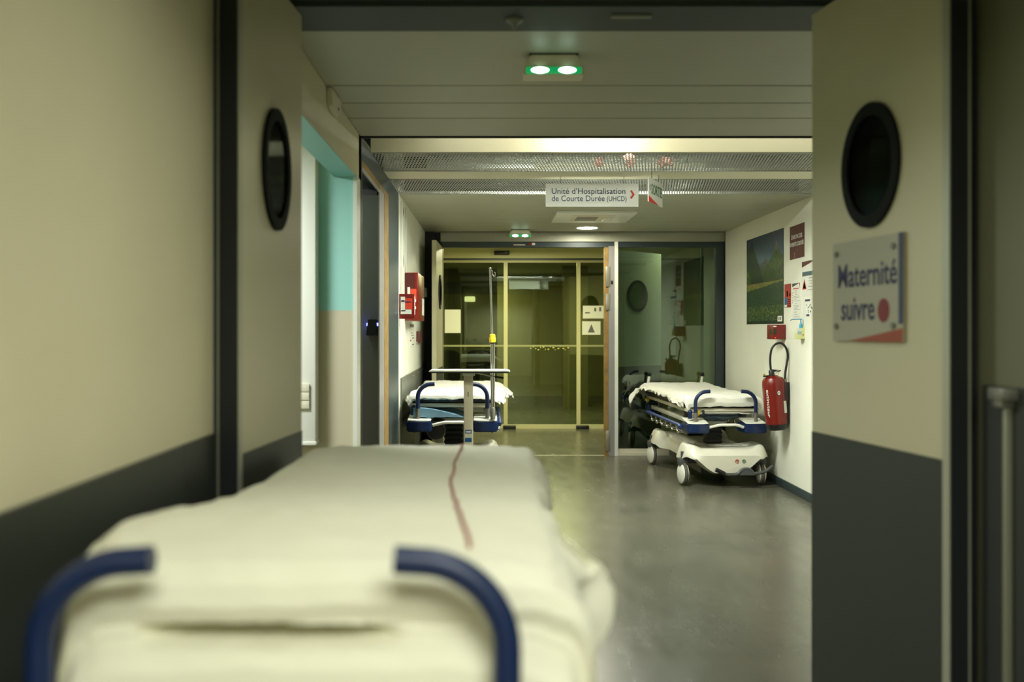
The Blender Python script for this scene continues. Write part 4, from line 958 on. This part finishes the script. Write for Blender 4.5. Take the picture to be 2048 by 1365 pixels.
# ------------------------------------------------------------------ right wall: poster, notices, call point, sanitiser, extinguisher
XP = XR-0.002
def wall_poly(bm, poly, d0=0.003, d1=0.0012):
    """poly in (y, z)"""
    prism(bm, poly, 'yz', XR-d0, XR-d1); return bm
def rp(y0, y1, z0, z1): return [(y0, z0), (y1, z0), (y1, z1), (y0, z1)]
def colour_picture(name, y0, y1, z0, z1, nx, nz, fn, parent):
    bm = new(); lay = bm.loops.layers.float_color.new('Col')
    V = [[bm.verts.new((XR-0.0045, y1+(y0-y1)*i/nx, z0+(z1-z0)*k/nz)) for i in range(nx+1)] for k in range(nz+1)]
    for k in range(nz):
        for i in range(nx):
            f = bm.faces.new((V[k][i], V[k][i+1], V[k+1][i+1], V[k+1][i])); c = fn((i+0.5)/nx, (k+0.5)/nz)
            for l in f.loops: l[lay] = lin(tuple(max(0, min(255, v_*0.98)) for v_ in c))
    m = bpy.data.materials.new(name+'_print'); m.use_nodes = True; nt = m.node_tree
    a = nt.nodes.new('ShaderNodeVertexColor'); a.layer_name = 'Col'
    nt.links.new(a.outputs[0], nt.nodes['Principled BSDF'].inputs['Base Color']); nt.nodes['Principled BSDF'].inputs['Roughness'].default_value = 0.35
    return obj('print', bm, m, parent, False)
def fbm(x, y, s=0):
    return 1.5*noise.fractal(Vector((x, y, s)), 0.7, 2.0, 5)
def mixc(a, b, t):
    t = max(0, min(1, t)); return tuple(a[i]*(1-t)+b[i]*t for i in range(3))
def landscape(u, v):
    v0 = v
    if v > 0.46:
        left = (0.90 + 0.10*max(0, 1-abs(u-0.16)/0.05)) - 1.35*max(0, u-0.20) + 0.03*fbm(u*22, 1)   # tall dark fir slope
        far = 0.66 + 0.07*math.exp(-((u-0.55)/0.10)**2) + 0.030*fbm(u*24, 3)
        right = 0.58 + 0.25*max(0, 1-abs(u-0.84)/0.36)**1.1 + 0.06*math.exp(-((u-0.83)/0.03)**2) + 0.022*fbm(u*26, 6)
        sky = mixc((92, 112, 134), (34, 52, 78), (v-0.7)/0.3); c = sky
        if v < far: c = mixc((104, 96, 92), (60, 66, 70), 0.5+0.8*fbm(u*20, v*30))
        if v < right: c = mixc((74, 92, 34), (40, 66, 28), 0.5+fbm(u*22, v*22)); c = mixc(c, (150, 118, 84), (v-0.76)*8) if u > 0.7 else c
        if v < 0.60+0.03*fbm(u*30, 0): c = mixc((58, 84, 30), (20, 38, 22), 0.5+1.2*fbm(u*40, v*14))
        if v < left: c = mixc((22, 36, 26), (16, 26, 20), 0.5+fbm(u*30, v*30))
        if u < 0.12 and v < 0.62: c = mixc(c, (96, 120, 34), 0.4+fbm(u*20, v*20))
        return c
    if v > 0.41+0.07*u-0.03: return mixc((146, 122, 66), (92, 108, 46), 0.5+1.2*fbm(u*10, v*50))
    n_ = fbm(u*40, v*60)
    c = mixc((28, 50, 40), (58, 84, 54), 0.4+1.2*n_)
    if v < 0.20: c = mixc(c, (116, 132, 50), max(0, fbm(u*50, v*40, 4))*1.8*(1-abs(v-0.12)*6))
    if v < 0.025: c = (26, 40, 30)
    return c
t = thing('landscape_poster', 'large poster of a green mountain meadow on the white right wall', 'poster', (XR, 9.44, 1.455))
bm = new(); wall_poly(bm, rp(8.81, 10.07, 1.455, 2.302), 0.004, 0.0); obj('poster_sheet', bm, mat('dark_green_border', (26, 40, 30), 0.4), t)
colour_picture('landscape', 8.815, 10.065, 1.460, 2.298, 150, 110, landscape, t)
bm = new(); wall_poly(bm, rp(8.84, 8.98, 1.475, 1.525), 0.0055, 0.004); obj('small_logo', bm, PAPER, t)
bm = new()
for k in range(3): wall_poly(bm, rp(8.87+k*0.035, 8.885+k*0.035, 1.488, 1.512), 0.0062, 0.0054)
obj('logo_mark', bm, INK, t)

def wall_text(s, yfar, wd, hh, z, m, parent, weight=0.01, d=0.004):
    bm = text_bm(s, wd, hh, weight); Mw = frame((XR-d, yfar, z), (0, -1, 0), (-1, 0, 0))
    return obj('lettering', bm, m, parent, True, Mw)
t = thing('zone_sign', 'dark brown sheet reading ZONE D’ACCUEIL PATIENTS COUCHÉS beside the landscape poster', 'sign', (XR, 8.4, 2.0))
yA, yB = 1991*2.59/(1580-982), 1991*2.59/(1609-982)
bm = new(); wall_poly(bm, [(yB, 2.005), (yA, 2.003), (yA, 2.287), (yB, 2.29)], 0.002, 0.0); obj('sheet', bm, BROWN, t)
wall_text('ZONE D’ACCUEIL', yA-0.04, (yA-yB)*0.78, 0.050, 2.175, PAPER, t, 0.005, 0.0022)
wall_text('PATIENTS COUCHÉS', yA-0.01, (yA-yB)*0.94, 0.050, 2.112, PAPER, t, 0.005, 0.0022)
bm = new(); wall_poly(bm, rp(yA-0.145, yA-0.125, 2.01, 2.06), 0.003, 0.0018); obj('orange_mark', bm, mat('ochre_mark', (150, 90, 40), 0.6), t)
def notice(label, x0, x1, zt, zb, parts, base=PAPER, cat='notice', texts=()):
    """x0,x1: distances along the wall given as (far, near) y"""
    t = thing('wall_notice', label, cat, (XR, (x0+x1)/2, zb))
    bm = new(); wall_poly(bm, rp(x1, x0, zb, zt), 0.002, 0.0); obj('sheet', bm, base, t)
    W_, H_ = x0-x1, zt-zb
    for m, polys in parts:
        bm = new()
        for p in polys: wall_poly(bm, [(x0-u*W_, zb+v*H_) for u, v in p], 0.0030, 0.0018)
        obj('print', bm, m, t)
    return t
def q(u0, u1, v0, v1): return [(u0, v0), (u1, v0), (u1, v1), (u0, v1)]
def YX(x): return 1991*2.59/(x-982)
def ZY(y, x): return 1.4+(660-y)*2.59/(x-982)
notice('small red and blue safety leaflet just right of the landscape poster', YX(1569.5), YX(1582), 1.80, 1.595,
       [(mat('leaflet_red', (164, 40, 30), 0.5), [q(0, 1, 0.42, 1), q(0.5, 1, 0, 0.42)]), (mat('leaflet_blue', (36, 92, 140), 0.5), [q(0, 0.48, 0.12, 0.42)]), (PAPER, [q(0.05, 0.4, 0.02, 0.12), q(0.35, 0.55, 0.46, 0.7), q(0.8, 0.95, 0.46, 0.6)]+[q(0.55, 0.95, 0.04+k*0.09, 0.07+k*0.09) for k in range(4)])], base=BROWN)
notice('tall white list of rules with grey and red header corner', YX(1585), YX(1600.5), 1.795, 1.495,
       [(mat('slate_print', (52, 62, 66), 0.5), [[(0, 0.90), (0.95, 1), (0, 1)]]), (REDINK, [[(0.9, 1), (1, 1), (1, 0.85)], q(0.12, 0.85, 0.835, 0.865), q(0.42, 0.58, 0.675, 0.695)]+[q(0.02, 0.07, 0.44+k*0.07, 0.47+k*0.07) for k in range(5)]),
        (INK, [q(0.2, 0.9, 0.625, 0.633), q(0.2, 0.88, 0.585, 0.595), q(0.25, 0.5, 0.545, 0.555), q(0.02, 0.95, 0.50, 0.505), q(0.4, 0.6, 0.42, 0.43), q(0.2, 0.9, 0.37, 0.38), q(0.25, 0.8, 0.33, 0.338), q(0.25, 0.7, 0.29, 0.30), q(0.2, 0.95, 0.25, 0.258), q(0.25, 0.6, 0.18, 0.19), q(0.25, 0.7, 0.11, 0.12), q(0.2, 0.9, 0.05, 0.058), q(0.35, 0.6, 0.78, 0.79), q(0.3, 0.55, 0.73, 0.74)])])
notice('upper white notice with brown corner, slate bar and red triangle beside the open leaf', YX(1604.5), YX(1640), ZY(523, 1612), ZY(593, 1612),
       [(BROWN, [[(0, 0.84), (0.85, 1.0), (0, 1.0)]]), (mat('slate_blue_bar', (60, 84, 92), 0.5), [q(0.02, 1, 0.58, 0.70)]), (REDINK, [[(0.02, 0.20), (0.26, 0.20), (0.14, 0.50)]]), (PAPER, [[(0.06, 0.23), (0.22, 0.23), (0.14, 0.43)]]),
        (INK, [q(0.4, 0.7, 0.50, 0.515), q(0.35, 0.8, 0.42, 0.43), q(0.42, 0.75, 0.35, 0.36), q(0.36, 0.75, 0.26, 0.275), q(0.3, 0.9, 0.17, 0.18)])])
random.seed(3)
notice('lower white leaflet with navy dots and text beside the open leaf', YX(1607), YX(1640), ZY(598, 1615), ZY(634, 1615),
       [(NAVY, [q(0.12, 0.42, 0.86, 0.97), q(0.2, 0.38, 0.03, 0.14)]), (INK, [q(a, a+0.04, b, b+0.07) for a, b in [(0.2+0.35*random.random(), 0.2+0.5*random.random()) for _ in range(14)]])])
# call point
t = thing('call_point', 'small dark red fire call box below the landscape poster', 'call box', (XR-0.06, 8.85, 1.31))
zt, zb = ZY(650, 1563)+0.0, ZY(679, 1563)
bm = new(); box(bm, (XR-0.115, 8.74, zb), (XR, 8.93, zt), 0.005); cb = obj('box_body', bm, REDD, t)
bxs('window', mat('dark_olive_window', (50, 50, 30), 0.3), ((XR-0.116, 8.76, zb+0.045), (XR-0.1145, 8.84, zb+0.09)), parent=t)
bm = new(); box(bm, (XR-0.112, 8.7375, zb+0.045), (XR-0.085, 8.7395, zb+0.095)); obj('window', bm, mat('dark_olive_window', (50, 50, 30), 0.3), t)
bm = new(); box(bm, (XR-0.113, 8.737, zt-0.020), (XR-0.085, 8.7395, zt-0.010)); obj('white_label', bm, PAPER, t)
bm = new(); box(bm, (XR-0.10, 8.737, zb+0.010), (XR-0.092, 8.7395, zb+0.018)); obj('red_led', bm, mat('red_led', (255, 40, 20), 0.4, emit=(255, 40, 20), es=2.0), t)
# sanitiser
YSn = 8.25; sn = 1991/YSn
def SX(x): return (x-982)/sn
def SZ(y): return 1.4-(y-660)/sn
t = thing('sanitiser_bottle', 'pump bottle of sanitiser with cyan pump in a pale yellow wall holder', 'bottle', (SX(1600), YSn, SZ(679)))
bm = new(); prism(bm, [(SX(1592), SZ(679)), (SX(1613), SZ(678)), (SX(1613), SZ(650)), (SX(1607), SZ(652)), (SX(1601), SZ(660)), (SX(1592), SZ(664))], 'xz', YSn-0.035, YSn+0.04, 0.004); obj('wall_holder', bm, mat('pale_yellow_plastic', (212, 214, 150), 0.4), t)
bm = new(); prism(bm, [(SX(1592.5), SZ(665)), (SX(1605), SZ(660)), (SX(1603), SZ(657)), (SX(1600), SZ(656)), (SX(1595), SZ(658))], 'xz', YSn-0.03, YSn+0.03, 0.004); bo = obj('bottle_body', bm, mat('clear_bottle', (206, 212, 200), 0.2), t)
bm = new(); lathe(bm, [(0.013, SZ(657)), (0.016, SZ(653)), (0.013, SZ(649)), (0.005, SZ(646)), (0.005, SZ(640)), (0.012, SZ(639.5)), (0.012, SZ(638))], (SX(1601.5), YSn, 0), 'z', 18)
tube(bm, fillet([(SX(1602), YSn, SZ(638.8)), (SX(1583), YSn, SZ(639.5)), (SX(1580.5), YSn, SZ(642))], 0.01, 4), 0.0035, 8); obj('pump', bm, CYAN, bo)
bxs('label', mat('blue_white_label', (150, 170, 200), 0.5), ((SX(1592.5), YSn-0.037, SZ(669)), (SX(1600), YSn-0.0352, SZ(663))), parent=t)
bxs('label_mark', REDINK, ((SX(1602), YSn-0.037, SZ(671)), (SX(1605), YSn-0.0352, SZ(669.5))), parent=t)

# extinguisher
YE = 8.66; se = 1991/YE
def EX(x): return (x-982)/se
def EZ(y): return 1.4-(y-660)/se
t = thing('fire_extinguisher', 'red fire extinguisher with looped black hose hanging on the right wall', 'extinguisher', (EX(1553), YE, EZ(857)))
cx0 = EX(1553.5); r0 = 0.098
bm = new()
prof = [(0.072, EZ(858)), (0.086, EZ(855)), (0.093, EZ(848)), (r0*0.95, EZ(840)), (r0, EZ(800)), (r0, EZ(770)), (0.094, EZ(762)), (0.080, EZ(756)), (0.045, EZ(752.5)), (0.02, EZ(751))]
lathe(bm, prof, (0, 0, 0), 'z', 40)
TILT = Matrix.Translation((cx0, YE, EZ(850))) @ Matrix.Rotation(math.radians(-4.5), 4, 'Y') @ Matrix.Translation((0, 0, -EZ(850)))
body = obj('cylinder', bm, RED, t, True, TILT)
bm = new(); lathe(bm, [(0.070, EZ(860)), (0.088, EZ(857)), (0.0945, EZ(851)), (0.096, EZ(848)), (0.09, EZ(848))], (0, 0, 0), 'z', 40); obj('base_ring', bm, BLACKP, t, True, TILT)
bm = new(); lathe(bm, [(0.024, EZ(753)), (0.024, EZ(742)), (0.014, EZ(739))], (-0.01, 0, 0), 'z', 18); box(bm, (-0.085, -0.012, EZ(753)), (0.03, 0.012, EZ(750)), 0.003)
prism(bm, [(-0.03, EZ(743)), (0.06, EZ(745)), (0.075, EZ(742)), (-0.02, EZ(738))], 'xz', -0.012, 0.012, 0.002); v_ = obj('valve', bm, BLACKP, t, True, TILT)
bm = new(); lathe(bm, [(0.008, EZ(752)), (0.010, EZ(748)), (0.006, EZ(746))], (-0.075, 0, 0), 'z', 12); obj('brass_pin', bm, mat('brass', (186, 146, 70), 0.3, metal=0.8), v_, True, TILT)
bm = new()
for cxx, czz in ((0.040, EZ(744)), (0.028, EZ(749))):
    pts_ = [(cxx+0.016*math.cos(a*PI/8), -0.018, czz+0.010*math.sin(a*PI/8)) for a in range(17)]; tube(bm, pts_, 0.0022, 6)
obj('pull_ring', bm, CHROME, v_, True, TILT)
hp = [(1542.5, 747), (1541, 735), (1540, 722), (1540.5, 710), (1543, 698), (1549, 690), (1557, 686.5), (1564, 688), (1570, 695), (1573.5, 705), (1574, 716), (1571.5, 730), (1569, 745), (1568, 760)]
pts_ = catmull([Vector((EX(a), YE-0.03*k/len(hp), EZ(b))) for k, (a, b) in enumerate(hp)], 60)
bm = new(); tube(bm, pts_, 0.0098, 12); ho = obj('hose', bm, BLACKP, t)
bm = new(); tube(bm, [(EX(1568), YE-0.03, EZ(758)), (EX(1568.3), YE-0.03, EZ(764.5))], 0.012, 12); obj('hose_ferrule', bm, GREYM, ho)
bm = new(); tube(bm, [(EX(1568.3), YE-0.035, EZ(764)), (EX(1569), YE-0.04, EZ(772)), (EX(1566), YE-0.045, EZ(800))], [0.012, 0.02, 0.026], 16); obj('discharge_horn', bm, BLACKP, ho)
for s_, dx, z0_, wd, hh, m in ():
    pass
# white print down the left of the cylinder and labels, curved on the surface
def wrap(bm, R, dy=0.0):
    for v in bm.verts:
        a = v.co.x/R; d = R + 0.0006 - (v.co.y)*1.0
        v.co = Vector((math.sin(a)*d, -math.cos(a)*d, v.co.z))
bm = text_bm('extincteur', 0.24, 0.04, 0.01); bmesh.ops.rotate(bm, cent=(0, 0, 0), matrix=Matrix.Rotation(PI/2, 3, 'Y'), verts=bm.verts)
for v in bm.verts: v.co = Vector((-0.098+v.co.x, v.co.y, EZ(778)+v.co.z))
wrap(bm, r0); obj('white_lettering', bm, PAPER, body, True, TILT)
for k, (m, a0) in enumerate(((BLUEP, 90), (REDINK, -90), )):
    bm = new(); prism(bm, [(0.012+0.017*math.cos(math.radians(a0+a*9)), EZ(785)+0.024*math.sin(math.radians(a0+a*9))) for a in range(21)], 'xz', -0.0010, 0.0); wrap(bm, r0); obj('round_badge', bm, m, body, True, TILT)
bm = new(); prism(bm, [(0.012+0.012*math.cos(a*PI/10), EZ(785)+0.017*math.sin(a*PI/10)) for a in range(20)], 'xz', -0.0018, -0.0008); wrap(bm, r0); obj('badge_centre', bm, PAPER, body, True, TILT)
bm = new(); prism(bm, [(0.012+0.005*math.cos(a*PI/10), EZ(785)+0.007*math.sin(a*PI/10)) for a in range(20)], 'xz', -0.0024, -0.0016); wrap(bm, r0); obj('badge_dot', bm, GREENP, body, True, TILT)
bm = new()
for k in range(4): box(bm, (0.055+k*0.01, -0.0012, EZ(826)), (0.0645+k*0.01, 0.0, EZ(802)))
wrap(bm, r0); obj('white_label', bm, PAPER, body, True, TILT)
bxs('wall_bracket', BLACKP, ((EX(1572), YE-0.03, EZ(845)), (XR, YE+0.03, EZ(765))), ((cx0, YE+0.08, EZ(790)), (XR, YE+0.095, EZ(784))), parent=t)

# ------------------------------------------------------------------ left wall: fire cabinet, sign box, notices, conduit
t = thing('fire_cabinet', 'larger red wall cabinet high on the white left wall', 'cabinet', (XL+0.06, 8.8, 1.47))
bm = new(); box(bm, (XL, 8.42, 1.478), (XL+0.114, 9.17, 1.885), 0.006); obj('cabinet_body', bm, RED, t)
bxs('camera_side_shade', mat('shaded_red', (78, 22, 18), 0.4), ((XL+0.002, 8.414, 1.50), (XL+0.084, 8.421, 1.875)), parent=t)  # thin overlay, darker red stands for shade on the cabinet's camera side
bxs('orange_label', ORANGE, ((XL+0.048, 8.411, 1.655), (XL+0.100, 8.4145, 1.745)), parent=t)
bxs('paper_label', PAPER, ((XL+0.024, 8.411, 1.70), (XL+0.046, 8.4145, 1.76)), parent=t)
for z_ in (1.575, 1.635): bxs('latch', PAPER, ((XL+0.085, 8.409, z_), (XL+0.097, 8.4145, z_+0.022)), parent=t)
bxs('side_strip', PAPER, ((XL+0.113, 8.9, 1.53), (XL+0.116, 9.14, 1.68)), parent=t)
t = thing('fire_notice_box', 'smaller red box with white and orange label in front of the red cabinet', 'sign box', (XL+0.06, 7.92, 1.48))
bm = new(); box(bm, (XL, 7.90, 1.487), (XL+0.122, 7.95, 1.685), 0.003); obj('box_body', bm, RED, t)
bxs('face_panel', REDD, ((XL+0.008, 7.897, 1.497), (XL+0.108, 7.901, 1.677)), parent=t)
bxs('white_label', PAPER, ((XL+0.014, 7.894, 1.525), (XL+0.048, 7.8975, 1.662)), ((XL+0.048, 7.894, 1.525), (XL+0.100, 7.8975, 1.560)), parent=t)
bxs('orange_label', ORANGE, ((XL+0.049, 7.894, 1.562), (XL+0.104, 7.8975, 1.650)), parent=t)
bxs('print_lines', NAVY, ((XL+0.017, 7.892, 1.622), (XL+0.046, 7.8945, 1.634)), ((XL+0.018, 7.892, 1.548), (XL+0.052, 7.8945, 1.556)), ((XL+0.052, 7.892, 1.618), (XL+0.098, 7.8945, 1.624)), parent=t)
bxs('edge_strip', PAPER, ((XL+0.1215, 7.905, 1.52), (XL+0.124, 7.945, 1.665)), parent=t)
def lnotice(name, label, cat, xa, xb, zt, zb, m, parts=()):
    ya, yb = 1991*0.73/(982-xa), 1991*0.73/(982-xb)
    t = thing(name, label, cat, (XL, (ya+yb)/2, zb))
    bxs('sheet', m, ((XL, ya, zb), (XL+0.003, yb, zt)), parent=t)
    for mm, u0, u1, v0, v1 in parts:
        bxs('print', mm, ((XL+0.0028, ya+(yb-ya)*u0, zb+(zt-zb)*v0), (XL+0.004, ya+(yb-ya)*u1, zb+(zt-zb)*v1)), parent=t)
lnotice('wall_notice', 'narrow white leaflet on the left wall below the red cabinet', 'notice', 819, 828, 1.455, 1.235, PAPER, ((INK, 0.05, 0.9, 0.86, 0.98), (INK, 0.3, 0.6, 0.6, 0.63), (INK, 0.3, 0.9, 0.5, 0.53), (INK, 0.5, 0.9, 0.38, 0.42), (REDINK, 0.0, 0.3, 0.28, 0.33), (INK, 0.5, 0.9, 0.1, 0.15)))
t = thing('brown_plate', 'small dark brown box on the left wall right of the white leaflet', 'wall fitting', (XL, 9.75, 1.27))
bm = new(); box(bm, (XL, 9.72, 1.27), (XL+0.03, 10.18, 1.385), 0.005); obj('box_body', bm, BROWN, t)
bxs('front_chip', PAPER, ((XL+0.004, 9.717, 1.27), (XL+0.012, 9.721, 1.282)), parent=t)
t = thing('wall_conduit', 'white cable conduit running down the left wall above the red boxes', 'conduit', (XL, 8.05, 1.69))
bxs('conduit_body', WHITEP, ((XL, 8.03, 1.69), (XL+0.018, 8.07, 2.44)), ((XL, 8.45, 1.885), (XL+0.012, 8.47, 2.44)), parent=t, bev=0.003)
bm = new(); tube(bm, catmull([Vector((XL+0.004+0.006*math.sin(k*1.3), 8.15+0.04*math.sin(k*2.1), 2.44-0.075*k)) for k in range(9)], 40), 0.003, 6); obj('loose_cable', bm, DGREY, t)
t = thing('thermostat', 'small grey box at the edge of the dark frame beside the red cabinet', 'wall fitting', (XL, 10.5, 1.78))
bxs('box_body', GREYM, ((XL, 10.40, 1.74), (XL+0.06, 10.50, 1.84)), parent=t, bev=0.004)
